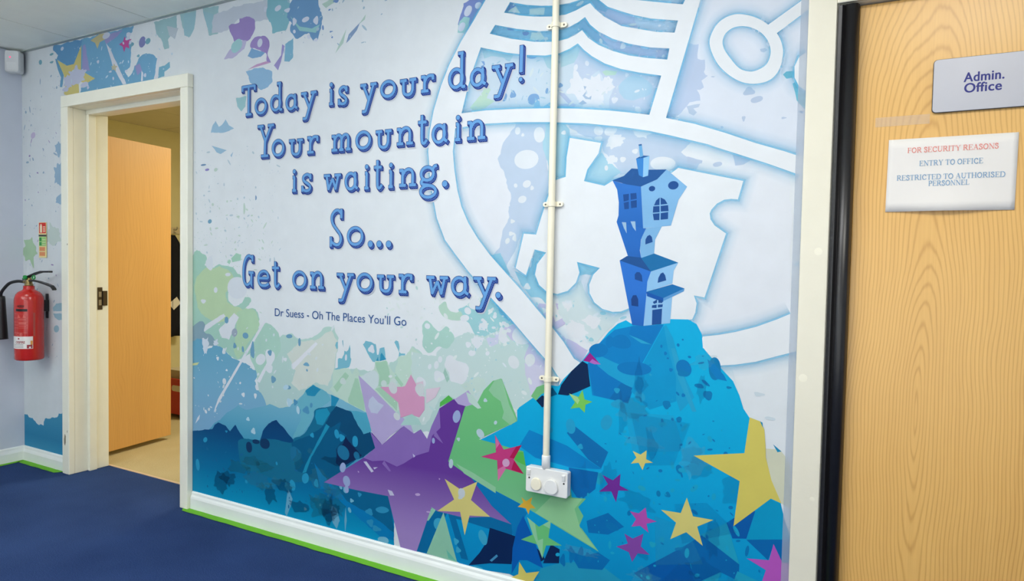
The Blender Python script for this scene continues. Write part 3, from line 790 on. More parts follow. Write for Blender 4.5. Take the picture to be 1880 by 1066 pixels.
# big opening
g.add((198, 220, 236), W("-1321,2008 -1192,1967 -1024,1941 -943,1972 -866,1901 -862,1739 -1427,1778 -1407,1822 -1370,1908"))
g.add((188, 207, 231), W("-970,1942 -946,1969 -912,1931 -851,1890 -772,1855 -652,1830 -689,1705 -827,1736 -824,1780 -809,1808 -814,1826 -845,1834 -866,1873 -906,1840 -935,1859 -948,1875"))
g.add((166, 206, 232), W("-790,1820 -741,1836 -692,1813 -687,1777 -724,1763 -770,1767 -793,1791"), True)
g.add((164, 206, 222), W("-1326,2007 -1271,1991 -1192,1965 -1205,1945 -1238,1961 -1285,1971 -1313,1966|-1007,1947 -943,1970 -936,1949 -956,1906 -1006,1897|-1076,1944 -1024,1941 -1027,1884 -1057,1903"))
g.add((112, 156, 212), W("-1142,1957 -1095,1948 -1106,1940 -1124,1941 -1137,1948|-1329,1940 -1315,1944 -1327,1958 -1313,1956 -1310,1944 -1320,1935"))
g.add((186, 222, 200), W("-1372,1794 -1329,1834 -1301,1868 -1282,1850 -1300,1823 -1267,1808 -1309,1788 -1348,1775|-854,1864 -842,1868 -801,1860 -807,1849 -842,1851"))
g.ell((112, 162, 214), O("-1191,1824,12,13 -1108,1799,20,23 -1226,1818,12,13 -1005,1836,8,8 -1057,1823,6,9 -963,1840,6,7"), .16, 9)
g.add((124, 186, 226), W("-1103,1804 -1085,1790 -1080,1767 -1106,1767|-1080,1765 -1041,1784 -1034,1762|-1011,1772 -927,1751 -1011,1757"))
g.add((170, 190, 226), W("-1010,1821 -1000,1820 -956,1770 -944,1765 -952,1759 -1011,1768 -1011,1774 -973,1770 -1008,1806"))
g.splat((228, 235, 243), O("-938,1821,33,38 -876,1800,39,48 -841,1818,28,23 -896,1772,44,23"), 12, 19, .3)
g.add((158, 184, 214), W("-920,1825 -909,1822 -915,1811|-923,1793 -909,1807 -913,1792 -900,1784 -890,1790 -892,1777 -912,1781|-937,1768 -921,1778 -906,1766 -924,1762"))
g.ell((226, 234, 244), O("-784,1939,9,10 -909,1899,7,9 -768,1845,6,6 -726,1725,11,12 -808,1767,11,10 -950,1890,7,12 -534,2060,2,2"), .14, 11)
g.spray((226, 236, 246), -.75, -.5, 1.7, 2.05, 50, .002, .006, 44)
g.spray((160, 200, 224), -1.35, -1.0, 1.72, 1.98, 70, .002, .009, 45, 3.0)
g.spray((208, 226, 232), -1.4, -.75, 1.72, 2.2, 90, .002, .009, 46, 3.0)
# right hand opening and below the band
g.add((222, 232, 244), W("-533,2058 -221,2006 -219,1545 -635,1694"))
g.add((182, 202, 230), W("-573,1913 -535,1912 -539,1869 -516,1862 -521,1823 -505,1809 -525,1799 -518,1779 -541,1772 -528,1743 -561,1736 -570,1718 -608,1691 -638,1691"))
g.add((180, 200, 226), W("-570,1725 -545,1728 -527,1728 -532,1718 -548,1716 -536,1702 -547,1693 -562,1702|-356,1873 -342,1874 -334,1867 -344,1861 -353,1865"))
g.ell((178, 198, 224), O("-383,1751,16,12 -360,1725,15,11 -396,1672,5,8 -283,1664,7,3 -459,1651,5,3 -491,1807,6,2"), .2, 12)
g.add((96, 186, 208), W("-289,1790 -280,1799 -257,1797 -239,1741 -225,1733 -223,1680 -249,1712 -262,1761 -254,1766 -257,1778 -279,1777"))
g.add((90, 150, 200), W("-245,1681 -229,1678 -232,1672"))
g.add((231, 237, 244), W("-1435,1737 -500,1612 -260,1530 -254,1372 -243,1014 -374,974 -534,923 -809,1036 -1204,1187 -1401,1430 -1446,1594"))
g.add((188, 208, 231), W("-1218,1662 -1182,1706 -1174,1727 -1021,1714 -1050,1601 -1039,1487 -1069,1384 -1198,1383 -1195,1475 -1211,1523 -1251,1601|-983,1708 -646,1654 -548,1615 -582,1582 -552,1558 -520,1544 -539,1523 -610,1530 -780,1525 -846,1602 -853,1636 -929,1662|-1199,1429 -1062,1426 -1091,1330 -1140,1337 -1180,1250 -1221,1190 -1265,1249 -1239,1271 -1224,1330 -1200,1389"))
g.add((164, 212, 232), W("-1061,1714 -983,1708 -962,1651 -978,1527 -1009,1523 -1040,1501 -1049,1572 -1067,1644|-849,1599 -780,1531 -836,1487 -906,1506 -899,1544"))
g.splat((228, 236, 242), O("-804,1633,27,24 -714,1659,34,25 -813,1573,17,16"), 11, 22, .25)
g.ell((228, 236, 242), O("-1132,1591,44,37 -1083,1674,23,25 -1145,1451,18,12 -1128,1505,15,14 -1169,1694,12,12 -862,1671,16,16 -819,1668,22,16 -774,1571,10,9 -733,1595,10,8 -862,1644,14,9 -640,1550,38,24 -1148,1678,6,6 -989,1674,9,7 -1173,1501,8,7 -1107,1490,7,8 -831,1546,7,8"), .1, 13)
g.add((232, 238, 243), W("-582,1582 -548,1615 -472,1579 -428,1539 -470,1510 -520,1528 -524,1551 -553,1562"))
g.add((184, 202, 226), W("-563,1568 -515,1553 -517,1544 -562,1546|-426,1571 -366,1549 -392,1534 -416,1532 -419,1548"))
g.ell((184, 202, 226), O("-469,1539,13,8 -552,1534,13,10"), .12, 14)
# round the wheels
g.add((140, 202, 224), W("-1090,1276 -1042,1264 -1073,1222 -1076,1172 -1059,1144 -1022,1116 -1037,1080 -1070,1107 -1102,1106 -1144,1148 -1170,1198 -1129,1181 -1105,1214|-931,1237 -843,1214 -872,1188 -894,1191 -916,1186|-1273,1252 -1231,1260 -1187,1183 -1203,1176"))
g.add((196, 190, 226), W("-1102,1095 -1030,1080 -1005,1024 -974,1040 -966,1020 -1004,996 -1020,1009|-1036,1023 -964,970 -880,934 -901,894 -931,874 -995,954|-1006,1088 -944,1084 -959,1055 -998,1068"))
g.add((206, 226, 228), W("-999,1117 -945,1133 -916,1169 -885,1115 -832,1076 -739,1080 -809,1008 -866,949 -942,986 -990,1054"))
g.splat((228, 234, 238), O("-927,1001,38,31 -868,1032,30,21 -959,1083,18,16"), 11, 33, .28)
g.ell((150, 208, 220), O("-889,976,9,6 -830,1063,10,7 -870,971,9,7 -1002,932,15,10"), .1, 16)
g.ell((228, 236, 240), O("-1119,1142,13,11 -1082,1085,13,13 -1049,1061,11,9 -1143,1104,8,8 -1183,1374,9,7 -1186,1330,12,7 -1173,1315,8,13 -1202,1304,8,12"), .2, 17)
g.spray((222, 234, 240), -1.35, -.75, .85, 1.1, 90, .002, .010, 51, 2.5)
g.spray((160, 210, 222), -1.35, -.75, .75, 1.1, 60, .002, .007, 52, 2.5)
g.add((150, 200, 222), W("-242,1236 -228,1245 -230,1230"))
g.ell((206, 222, 230), O("-326,845,15,6 -292,776,13,6"), .2, 18)
g.add((218, 230, 236), W("-444,919 -406,915 -382,835 -405,877"))
g.add((110, 130, 200), W("-1407,2179 -1371,2194 -1307,2183 -1350,2125 -1388,2074 -1428,2105 -1424,2129 -1414,2148"))
g.add((150, 206, 206), W("-1423,2116 -1404,2130 -1379,2122 -1383,2086 -1403,2068 -1432,2076"))
g.ell((206, 216, 236), O("-1387,2148,18,17 -1343,2161,12,14 -1413,2094,17,14"), .18, 20)
g.build('paint_splash', MURAL, kind='stuff')

# --- ghosted school crest: shield borders, open book, ring and engine, with a soft blue printed edge
CREST = [
 W("-1306,2184 -1361,2110 -1414,2043 -1467,1960 -1502,1888 -1534,1799 -1551,1723 -1557,1646 -1548,1560 -1532,1474 -1512,1391 -1473,1308 -1425,1254 -1369,1194 -1315,1143 -1253,1085 -1183,1025 -1115,960 -1057,906 -1017,870 -984,827 -987,798 -938,838 -897,884 -932,902 -972,956 -1028,1016 -1077,1064 -1135,1123 -1204,1187 -1273,1252 -1327,1312 -1369,1369 -1401,1430 -1421,1493 -1436,1570 -1444,1639 -1435,1726 -1408,1777 -1383,1868 -1358,1939 -1329,2008 -1292,2052 -1270,2080 -1234,2118 -1210,2152 -1198,2165"),
 W("-1436,1775 -1408,1777 -1302,1778 -1175,1772 -1054,1763 -938,1751 -828,1735 -757,1722 -686,1708 -634,1694 -543,1668 -449,1633 -359,1596 -278,1567 -205,1537 -203,1483 -265,1509 -322,1533 -387,1558 -479,1593 -500,1602 -619,1638 -687,1657 -784,1678 -900,1698 -1037,1714 -1174,1725 -1301,1730 -1453,1723"),
 W("-1250,2129 -1234,2118 -1174,2099 -1109,2084 -1046,2075 -992,2073 -954,2081 -925,2091 -903,2097 -884,2074 -851,2044 -791,2005 -730,1986 -674,1969 -614,1958 -603,1957 -617,1907 -629,1911 -694,1923 -763,1944 -820,1968 -871,1999 -901,2026 -920,2054 -946,2040 -983,2028 -1029,2025 -1092,2032 -1181,2053 -1270,2080 -1283,2087"),
 W("-1308,2058 -1292,2052 -1205,2022 -1107,1997 -1028,1987 -982,1991 -952,2000 -930,2012 -907,1983 -870,1955 -819,1928 -762,1906 -700,1890 -635,1877 -626,1874 -639,1824 -653,1829 -726,1847 -789,1866 -846,1891 -891,1920 -921,1945 -944,1970 -974,1956 -1012,1946 -1066,1945 -1138,1956 -1221,1975 -1329,2008 -1340,2015"),
 W("-1230,2171 -1221,2155 -1207,2150 -1142,2130 -1086,2118 -1031,2110 -976,2110 -943,2114 -933,2121"),
 W("-881,2112 -873,2104 -840,2075 -789,2051 -750,2034 -693,2014 -604,1994 -590,1991 -572,2041 -590,2042 -640,2054 -695,2068 -744,2081 -767,2093"),
 W("-581,2061 -590,2042 -604,1994 -614,1958 -629,1911 -635,1877 -653,1829 -691,1700 -637,1685 -634,1694 -534,2054"),
 W("-966,1655 -852,1630 -860,1596 -899,1544 -910,1506 -836,1487 -804,1505 -610,1520 -590,1534 -391,1485 -405,1430 -425,1432 -446,1430 -467,1419 -483,1401 -488,1389 -485,1371 -472,1352 -437,1327 -496,1129 -529,1134 -520,1110 -523,1081 -532,1059 -590,1048 -739,1084 -767,1072 -796,1069 -832,1077 -862,1098 -880,1129 -882,1156 -868,1191 -845,1214 -929,1233 -919,1197 -931,1162 -961,1133 -999,1121 -1039,1126 -1071,1150 -1088,1186 -1081,1222 -1061,1247 -1046,1264 -1092,1274 -1124,1183 -1166,1207 -1136,1330 -1087,1326 -1069,1384 -1043,1459 -1016,1514 -978,1523 -976,1589"),
 W("-229,1847 -247,1835 -258,1810 -257,1778 -245,1753 -225,1736 -209,1743 -213,1848"),
 W("-498,1007 -449,1016 -400,1028 -341,1047 -284,1072 -207,1111 -203,990 -227,982 -281,963 -338,942 -397,928 -458,919 -510,963"),
]
def ring_outline(c): return [(v.x, v.y) for v in catmull([(p[0], p[1], 0) for p in c], True, 6)]
ringo = ring_outline(W("-504,1908 -495,1947 -472,1974 -436,1986 -400,1980 -365,1964 -335,1941 -309,1911 -295,1880 -291,1847 -300,1806 -324,1779 -364,1772 -406,1782 -449,1812 -483,1853")[0])
ringi = ring_outline(W("-465,1912 -455,1935 -429,1948 -393,1944 -358,1924 -334,1894 -325,1860 -334,1828 -357,1813 -383,1810 -413,1823 -441,1857 -460,1887")[0])
stick = W("-346,1937 -336,1940 -237,2001 -205,2009 -204,1980 -227,1967 -311,1912 -320,1910")[0]

gb = bmesh.new(); cov = gb.verts.layers.float.new('coverage')
Print.level += Print.STEP
GL = Print.level
def soft_edge(pts, width, strength, inward=False):
    pts = [tuple(p) for p in pts]
    fine = []
    for p, q in zip(pts, pts[1:] + pts[:1]):
        d = math.hypot(q[0] - p[0], q[1] - p[1]); n = max(1, int(d / .03))
        for k in range(n): fine.append((p[0] + (q[0] - p[0]) * k / n, p[1] + (q[1] - p[1]) * k / n))
    a = sum(p[0] * q[1] - q[0] * p[1] for p, q in zip(fine, fine[1:] + fine[:1]))
    sg = (1 if a > 0 else -1) * (-1 if inward else 1)
    nrm = []
    for i in range(len(fine)):
        p, q, r = fine[i - 1], fine[i], fine[(i + 1) % len(fine)]
        n1 = Vector((q[1] - p[1], p[0] - q[0])).normalized() * sg; n2 = Vector((r[1] - q[1], q[0] - r[0])).normalized() * sg
        n = n1 + n2
        n = n.normalized() if n.length > 1e-4 else n1
        nrm.append(n * min(1.5, 1 / max(.5, n.dot(n1))))
    prev = None; rows = []
    for f, c in ((-.15, 1.0), (0.0, 1.0), (.22, .52), (.5, .18), (1.0, 0.0)):
        row = []
        for p, n in zip(fine, nrm):
            v = gb.verts.new((p[0] + n.x * width * f, -GL, p[1] + n.y * width * f)); v[cov] = c * strength; row.append(v)
        rows.append(row)
    m = len(fine)
    for r0, r1 in zip(rows, rows[1:]):
        for i in range(m):
            vs = (r0[i], r0[(i + 1) % m], r1[(i + 1) % m], r1[i])
            if all(CLIP[0] < v.co.x < CLIP[1] and CLIP[2] < v.co.z < CLIP[3] for v in vs): gb.faces.new(vs)
for c in CREST: soft_edge(c[0], .040, .62)
soft_edge(ringo, .036, .55); soft_edge(ringi, .036, .55, True); soft_edge(stick, .032, .5)
obj('crest_soft_edge', gb, glow_ink((112, 208, 250)), MURAL)
g = Print()
CW = (238, 243, 246)
for c in CREST: g.add(CW, c)
g.add(CW, [stick])
g.begin()
mi = g.mi(vinyl(CW))
nseg = 96
def resample(pts, n):
    c = Vector((sum(p[0] for p in pts) / len(pts), sum(p[1] for p in pts) / len(pts)))
    return c
cc = resample(ringi, 0)
def polar(pts, t):
    best = None
    d = Vector((math.cos(t), math.sin(t)))
    for p, q in zip(pts, pts[1:] + pts[:1]):
        a = Vector(p) - cc; b = Vector(q) - cc; e = b - a
        den = d.x * e.y - d.y * e.x
        if abs(den) < 1e-12: continue
        s_ = (a.x * e.y - a.y * e.x) / den; u_ = (a.x * d.y - a.y * d.x) / den
        if s_ > 0 and -1e-6 <= u_ <= 1 + 1e-6: best = s_ if best is None else max(best, s_)
    return (cc.x + d.x * best, cc.y + d.y * best)
for k in range(nseg):
    t0, t1 = 2 * math.pi * k / nseg, 2 * math.pi * (k + 1) / nseg
    g.face([polar(ringo, t0), polar(ringo, t1), polar(ringi, t1), polar(ringi, t0)], mi, Print.level)
g.build('crest', MURAL, 'ghosted white crest with open book, ring and engine shapes')

# --- the low ridge along the foot of the wall, left
g = Print(.0035)
g.add(fade([(.1, (40, 150, 196)), (.35, (60, 160, 196)), (.62, (128, 190, 214))]), W("-2967,283 -2808,412 -2780,439 -2738,459 -2690,500 -2615,541 -2562,527 -2471,553 -2408,574 -2346,562 -2285,578 -2237,609 -2188,658 -2145,688 -2087,669 -1998,645 -1842,602 -1820,527 -1763,479 -1759,221 -2967,-11"))
g.add((110, 186, 206), W("-2265,440 -2213,534 -2237,601 -2188,658 -2145,687 -2065,667 -2042,632 -2086,601 -2132,583 -2154,533 -2200,467"))
g.add((36, 146, 186), W("-2191,656 -2145,687 -2099,672 -2133,638 -2179,638|-2042,657 -1996,645 -2019,605 -2039,607"))
g.add((80, 172, 200), W("-1943,602 -1842,602 -1820,531 -1856,506 -1889,543"))
g.ell((84, 156, 196), O("-2249,599,12,13 -2184,572,19,16 -2225,563,9,9 -2155,597,9,9"), .2, 21)
g.add(fade([(.08, (0, 160, 208)), (.22, (0, 122, 172)), (.40, (4, 80, 134)), (.5, (8, 66, 120))]), W("-2968,373 -2794,408 -2780,430 -2754,445 -2699,436 -2671,415 -2635,449 -2617,428 -2574,392 -2470,401 -2447,451 -2414,484 -2364,506 -2320,477 -2290,454 -2257,431 -2200,398 -2061,350 -1701,344 -1696,49 -2080,48 -2967,38"))
g.add((22, 116, 152), W("-2614,373 -2574,392 -2470,401 -2394,418 -2320,415 -2265,418 -2257,437 -2212,456 -2171,497 -2143,543 -2126,584 -2042,605 -2019,605 -2041,556 -2063,511 -2018,484 -1973,431 -2017,391 -2038,354 -2106,309 -2175,263 -2343,234 -2469,249 -2573,250 -2607,309"), True)
g.add((4, 96, 140), W("-2271,418 -2200,449 -2108,497 -2041,556 -1975,548 -1920,497 -1799,465 -2077,275 -2152,284 -2246,303"))
g.add((30, 152, 190), W("-2126,579 -2064,597 -2047,576 -2086,521 -2120,521 -2131,549|-2061,537 -2019,597 -2046,522 -2153,370 -2181,301 -2204,293 -2187,330"))
g.add((6, 78, 120), W("-2072,531 -2041,577 -2014,610 -1975,604 -1927,597 -1889,543 -1862,512 -1825,528 -1799,465 -1860,415 -1972,365 -2005,368 -2012,426 -1974,473 -1952,493 -1996,512 -1986,546 -2040,514"))
g.add((14, 40, 84), W("-1958,488 -1941,469 -1866,423 -1887,407 -1983,355 -2011,367 -2006,426 -1973,456"))
g.ell((16, 60, 104), O("-2541,358,23,22 -2438,389,28,27 -2496,390,21,12 -2482,292,13,9"), .14, 24)
g.ell((30, 118, 160), O("-1970,419,31,32 -2247,370,34,33 -1897,418,17,15"), .1, 25)
g.ell((40, 160, 204), O("-1906,476,18,20 -2148,468,11,10 -2007,493,15,17 -1979,481,15,15 -2846,349,14,13 -2901,219,16,25 -2696,410,8,5 -2558,195,10,7 -2303,227,9,8 -2362,311,7,7 -2186,274,18,26 -2122,263,13,17 -2263,230,16,26"), .16, 26)
g.add((0, 128, 190), W("-2135,351 -2083,304 -2004,259 -2093,243|-1949,268 -1698,169 -1697,105 -1757,100 -2014,223"))
g.add((4, 104, 150), W("-2004,267 -1725,279 -1697,137 -1831,191 -1948,218"))
g.add((10, 112, 170), W("-2093,243 -2004,259 -2031,186"))
g.ell((46, 150, 194), O("-1826,196,19,13 -1759,217,34,13 -1879,258,10,9 -1820,152,17,15 -1788,134,22,11"), .2, 27)
g.add((110, 178, 210), W("-2287,208 -2263,169 -2274,131 -2298,84 -2307,98 -2299,162|-2042,184 -2003,174 -1986,127 -2002,90 -2024,111|-1954,192 -1947,135 -1955,83 -1960,132"))
g.ell((120, 190, 216), O("-2098,173,5,7 -1932,183,9,10 -1921,225,10,8 -1955,267,16,14 -2185,139,8,7 -1752,94,24,17 -1982,271,9,8"), .2, 28)
g.spray((22, 110, 160), -2.9, -2.1, .12, .35, 60, .002, .008, 61)
g.ell((188, 222, 236), O("-2549,487,11,9 -2513,436,14,14 -2285,595,16,18 -2233,567,9,19 -2308,659,17,11"), .18, 29)
r = random.Random(78)
for k, (col, al) in enumerate((((30, 130, 160), .30), ((6, 60, 110), .35), ((60, 160, 190), .22))):
    g.splat(vinyl(col, al), [(r.uniform(-2.75, -1.95), r.uniform(.14, .40), r.uniform(.015, .07), r.uniform(.012, .05)) for _ in range(9)], 9, 90 + k, .28)
g.build('ridge', MURAL, 'jagged dark blue and teal mountain ridge')

# --- the mountain
def inside_mountain(u, z): return z < 1.03 - 1.9 * max(0, -.62 - u) and z < 1.02 - 3.2 * max(0, u + .50)
g = Print()
g.add(fade([(.05, (0, 140, 200)), (.45, (0, 168, 224)), (.85, (0, 184, 232)), (1.1, (0, 182, 234))]),
      W("-777,1031 -749,1044 -731,1034 -599,1056 -544,1058 -518,1045 -501,1015 -496,971 -494,971 -481,956 -446,920 -402,877 -382,835 -369,796 -350,770 -350,772 -317,763 -307,740 -300,657 -284,594 -257,545 -241,477 -226,438 -199,444 -194,286 -632,177 -671,167 -1061,70 -1167,95 -1275,84 -1358,79 -1407,91 -1527,87 -1584,86 -1529,226 -1430,322 -1334,422 -1248,393 -1132,362 -1037,360 -1039,458 -1119,502 -1185,549 -1307,565 -1147,658 -1149,697 -1140,709 -1089,747 -1054,773 -1031,802 -987,801 -969,828 -939,859 -902,896 -873,935 -837,965 -808,1002"))
g.add((0, 136, 206), W("-837,965 -787,1010 -724,1027 -622,1037 -703,881 -734,770 -861,783 -879,886|-1098,633 -951,598 -819,536 -935,524 -1072,537 -1137,570"))
g.add((0, 126, 200), W("-731,1025 -676,1030 -625,1037 -661,971 -695,976 -737,999|-883,885 -857,922 -743,843 -718,826 -734,770 -795,776 -854,784"))
g.add((4, 116, 184), W("-923,670 -799,598 -823,539 -870,562 -952,642|-761,835 -717,824 -734,770 -799,779"))
g.add((24, 166, 216), W("-854,926 -788,902 -731,885 -678,863 -651,839 -653,816 -690,813 -743,830 -805,858 -845,885|-625,1027 -615,1037 -591,996 -559,894 -518,814 -561,764 -611,890"))
g.add((0, 158, 214), W("-622,1033 -702,878 -725,811 -661,758 -575,795 -578,873 -607,962"))
g.add((40, 170, 214), W("-737,996 -709,988 -660,970 -695,972|-597,963 -584,964 -537,832 -510,770 -523,768 -571,867"))
g.ell((0, 126, 196), O("-554,903,25,26 -628,967,4,5 -614,945,5,6 -606,930,4,3 -574,975,5,5 -537,940,5,4 -595,894,6,6 -560,993,3,3 -553,817,6,6 -843,937,33,24 -804,968,14,20 -717,887,55,24 -765,971,36,23"), .08, 35)
g.ell((0, 130, 190), O("-507,852,11,7 -606,781,12,14 -564,738,9,9 -480,827,11,11 -556,887,19,10 -618,720,6,14 -502,851,12,7 -476,825,14,14 -605,781,12,11 -564,738,9,8 -414,856,8,4 -458,910,21,32 -559,579,11,14 -594,491,9,9 -624,489,8,9 -449,401,11,9"), .12, 36)
g.add((0, 132, 202), W("-482,938 -458,923 -429,892 -420,875 -451,879 -470,902"))
g.ell((34, 166, 212), O("-938,667,20,23 -808,697,21,24 -769,763,23,15 -695,798,17,18 -774,809,10,9 -900,602,10,9 -1013,644,8,9 -661,872,4,4"), .14, 37)
g.ell((30, 172, 206), O("-893,480,32,35 -829,504,16,18 -639,319,11,9 -680,497,12,9 -1070,453,11,14"), .14, 38)
g.add((0, 40, 84), W("-989,772 -977,807 -939,859 -900,896 -881,887 -869,813 -918,787 -952,772|-1073,741 -1050,762 -1030,757 -1029,732 -1049,719"))
g.add((124, 196, 130), W("-1094,754 -1072,789 -1031,806 -1030,779 -1054,765 -1073,741"))
g.add((0, 96, 140), W("-1030,775 -1011,795 -991,772 -1022,758"))
g.add((160, 30, 140), W("-898,897 -874,927 -835,891 -868,894"))
g.add((190, 110, 200), W("-864,906 -833,891 -857,889 -875,894"))
# darker shards low on the mountain
g.add((0, 112, 168), W("-1516,272 -1461,286 -1434,284 -1530,90 -1587,85|-1437,252 -1366,251 -1262,243 -1161,234 -1150,287 -1280,298 -1332,303|-1438,264 -1406,262 -1344,105 -1376,105"))
g.add((6, 40, 90), W("-1343,86 -1294,146 -1262,198 -1253,248 -1145,239 -1159,133 -1250,115|-1081,231 -1041,203 -1025,182 -1044,167|-1028,178 -1003,240 -969,230 -970,180 -1032,166"))
g.add((0, 126, 190), W("-1360,422 -1317,433 -1215,399 -1132,362 -1099,333 -1130,277 -1137,239 -1158,242 -1162,279 -1255,325"))
g.add((0, 98, 186), W("-1138,275 -1115,320 -1065,233 -1032,148 -1095,162 -1127,155 -1158,97 -1156,192"))
g.add((0, 108, 182), W("-942,523 -833,524 -842,465 -888,423 -910,425 -929,449"))
g.add((34, 158, 196), W("-1040,146 -971,180 -839,221 -739,173 -1062,94"))
g.add((0, 116, 186), W("-942,239 -883,225 -826,251 -783,234 -810,194 -896,180|-871,350 -794,393 -737,357 -792,319 -863,311"))
g.add((0, 96, 176), W("-408,437 -368,473 -325,490 -348,400 -389,392|-634,255 -552,322 -529,298 -506,259 -502,228 -632,196|-699,210 -555,321 -519,294 -502,231 -665,191"))
g.add((0, 108, 180), W("-479,385 -408,437 -366,317 -367,264 -421,279 -468,239 -502,231 -513,283 -552,322|-348,397 -226,424 -223,350 -251,356 -269,399 -284,348"))
g.add((30, 168, 204), W("-485,384 -408,437 -366,316|-481,236 -421,279 -429,249|-371,294 -310,278 -382,260"))
g.add((0, 160, 208), W("-325,489 -285,534 -229,515 -226,424 -348,397"))
g.ell((0, 120, 186), O("-923,222,11,28 -890,230,10,27 -861,226,9,18 -956,194,10,21 -779,349,28,11"), .2, 39)
g.ell((60, 172, 210), O("-1282,205,18,27 -1473,214,27,31 -1400,165,11,12 -1390,134,11,11 -1301,85,25,6"), .2, 40)
g.add((70, 150, 196), W("-1251,126 -1222,155 -1216,149 -1242,123"))
g.spray((24, 170, 212), -1.0, -.3, .12, .8, 120, .002, .010, 71, 2.0, lambda u, z: inside_mountain(u, z + .03))
g.spray((0, 124, 190), -.85, -.3, .3, 1.0, 90, .002, .008, 72, 2.4, lambda u, z: inside_mountain(u, z + .03))
g.add((150, 208, 178), W("-1536,88 -1460,265 -1394,86|-1548,215 -1512,276 -1493,272 -1529,219"))
g.add((110, 196, 176), W("-1444,124 -1398,89 -1434,92"))
g.add((226, 234, 243), W("-254,527 -228,516 -221,457 -226,438 -241,477"))
r = random.Random(77)
for k, (col, al) in enumerate((((0, 104, 180), .30), ((90, 206, 232), .22), ((0, 122, 205), .20), ((0, 96, 170), .26), ((120, 214, 230), .20))):
    els = []
    while len(els) < 7:
        u, z = r.uniform(-1.12, -.28), r.uniform(.1, .98)
        if inside_mountain(u, z): els.append((u, z, r.uniform(.012, .06), r.uniform(.012, .07)))
    g.splat(vinyl(col, al * .6), els, 8, 80 + k, .28)
for k in range(5):
    u, z = r.uniform(-.95, -.4), r.uniform(.15, .7); a = r.uniform(0, 6.28); q = []
    for j in range(4): q.append((u + r.uniform(.05, .16) * math.cos(a + j * 1.57), z + r.uniform(.05, .16) * math.sin(a + j * 1.57)))
    if inside_mountain(u, z + .12): g.add(vinyl(((0, 110, 190), (60, 190, 230))[k % 2], .14), [q])
g.build('mountain', MURAL, 'bright cyan mountain with darker facets')

# --- the big violet star and its pale upper half
star(fade([(.15, (168, 140, 204)), (.42, (106, 62, 156)), (.62, (104, 58, 154))]),
     W("-2077,275 -1860,415 -1799,464 -1820,527 -1763,483 -1655,575 -1606,550 -1573,571 -1542,538 -1486,664 -1419,708 -1366,686 -1439,465 -1343,425 -1247,331 -1162,279 -1254,289 -1366,263 -1488,264 -1516,275 -1587,77 -1661,76 -1730,279 -1895,274"),
     'large violet star with a pale mauve upper half',
     extra=lambda g: (
        g.add((186, 174, 218), W("-1892,753 -1807,699 -1685,615 -1626,591 -1606,550 -1655,573 -1724,524 -1763,482 -1815,526 -1850,609|-1419,706 -1357,747 -1318,703 -1366,686 -1401,690")),
        g.add((142, 112, 188), W("-1825,525 -1763,482 -1655,573 -1606,550 -1573,571 -1542,538 -1522,591 -1486,661 -1480,589 -1519,553 -1533,489 -1595,464 -1653,424 -1687,406 -1752,420 -1813,408 -1860,415 -1799,464|-1505,578 -1466,530 -1489,542 -1510,554|-1752,420 -1716,383 -1726,380 -1762,406")),
        g.add((196, 206, 228), W("-1815,675 -1786,652 -1757,644 -1776,623 -1790,606 -1823,606 -1838,630 -1834,657")),
        g.ell((160, 178, 220), O("-1407,642,17,24 -1512,535,8,10 -1950,302,22,20 -1972,356,17,20 -1949,268,13,14"), .12, 31),
        g.add((206, 206, 230), W("-1860,399 -1844,402 -1805,367 -1818,361|-1732,305 -1710,303 -1698,287 -1720,283|-1610,470 -1597,462 -1605,455|-1808,383 -1784,388 -1802,376")),
        g.ell((196, 170, 216), O("-1583,312,11,6 -1530,253,9,4 -1886,352,4,3 -1481,391,3,3"), .2, 32)))
star((220, 160, 196), W("-1624,781 -1599,746 -1587,705 -1557,700 -1556,649 -1581,617 -1623,623 -1671,604 -1685,663 -1777,716 -1666,728 -1652,733"),
     'faded pink star behind the white splashes',
     extra=lambda g: (g.add((224, 206, 220), W("-1550,731 -1483,746 -1506,704 -1549,675|-1600,750 -1565,761 -1560,706 -1589,727")), g.ell((212, 220, 222), O("-1712,719,22,22 -1580,726,21,25 -1691,607,16,15"), .1, 33),
                      g.add((176, 216, 208), W("-1617,626 -1583,610 -1569,588 -1672,574 -1646,609"))))
# --- green star behind the socket
star(fade([(.28, (132, 202, 150)), (.5, (110, 196, 130)), (.75, (118, 200, 130))]),
     W("-1290,754 -1252,793 -1217,805 -1208,791 -1149,669 -1147,658 -1307,570 -1120,553 -1109,503 -933,449 -928,421 -875,426 -903,392 -883,365 -899,324 -889,321 -824,254 -1005,317 -1132,362 -1334,419 -1442,465 -1370,684 -1318,703"),
     'large green star behind the white socket',
     extra=lambda g: (
        g.add((150, 208, 164), W("-1269,757 -1248,737 -1217,722 -1203,684 -1210,660 -1174,640 -1149,659 -1181,713 -1213,804 -1244,796|-1406,463 -1369,431 -1231,381 -1231,403 -1326,439")),
        g.add((88, 190, 84), W("-1144,548 -1120,550 -1109,503 -1127,507 -1156,517|-1484,687 -1445,719 -1425,706 -1436,697 -1485,670")),
        g.add((152, 212, 156), W("-1007,408 -888,423 -916,383 -893,319 -833,260 -959,305 -1068,340")),
        g.ell((190, 214, 222), O("-1301,592,17,16 -1429,459,11,16 -1397,557,7,7 -1237,641,7,7 -1282,718,8,7"), .14, 34),
        g.add((196, 224, 214), W("-1367,740 -1336,730 -1299,687 -1314,683 -1353,703"))))

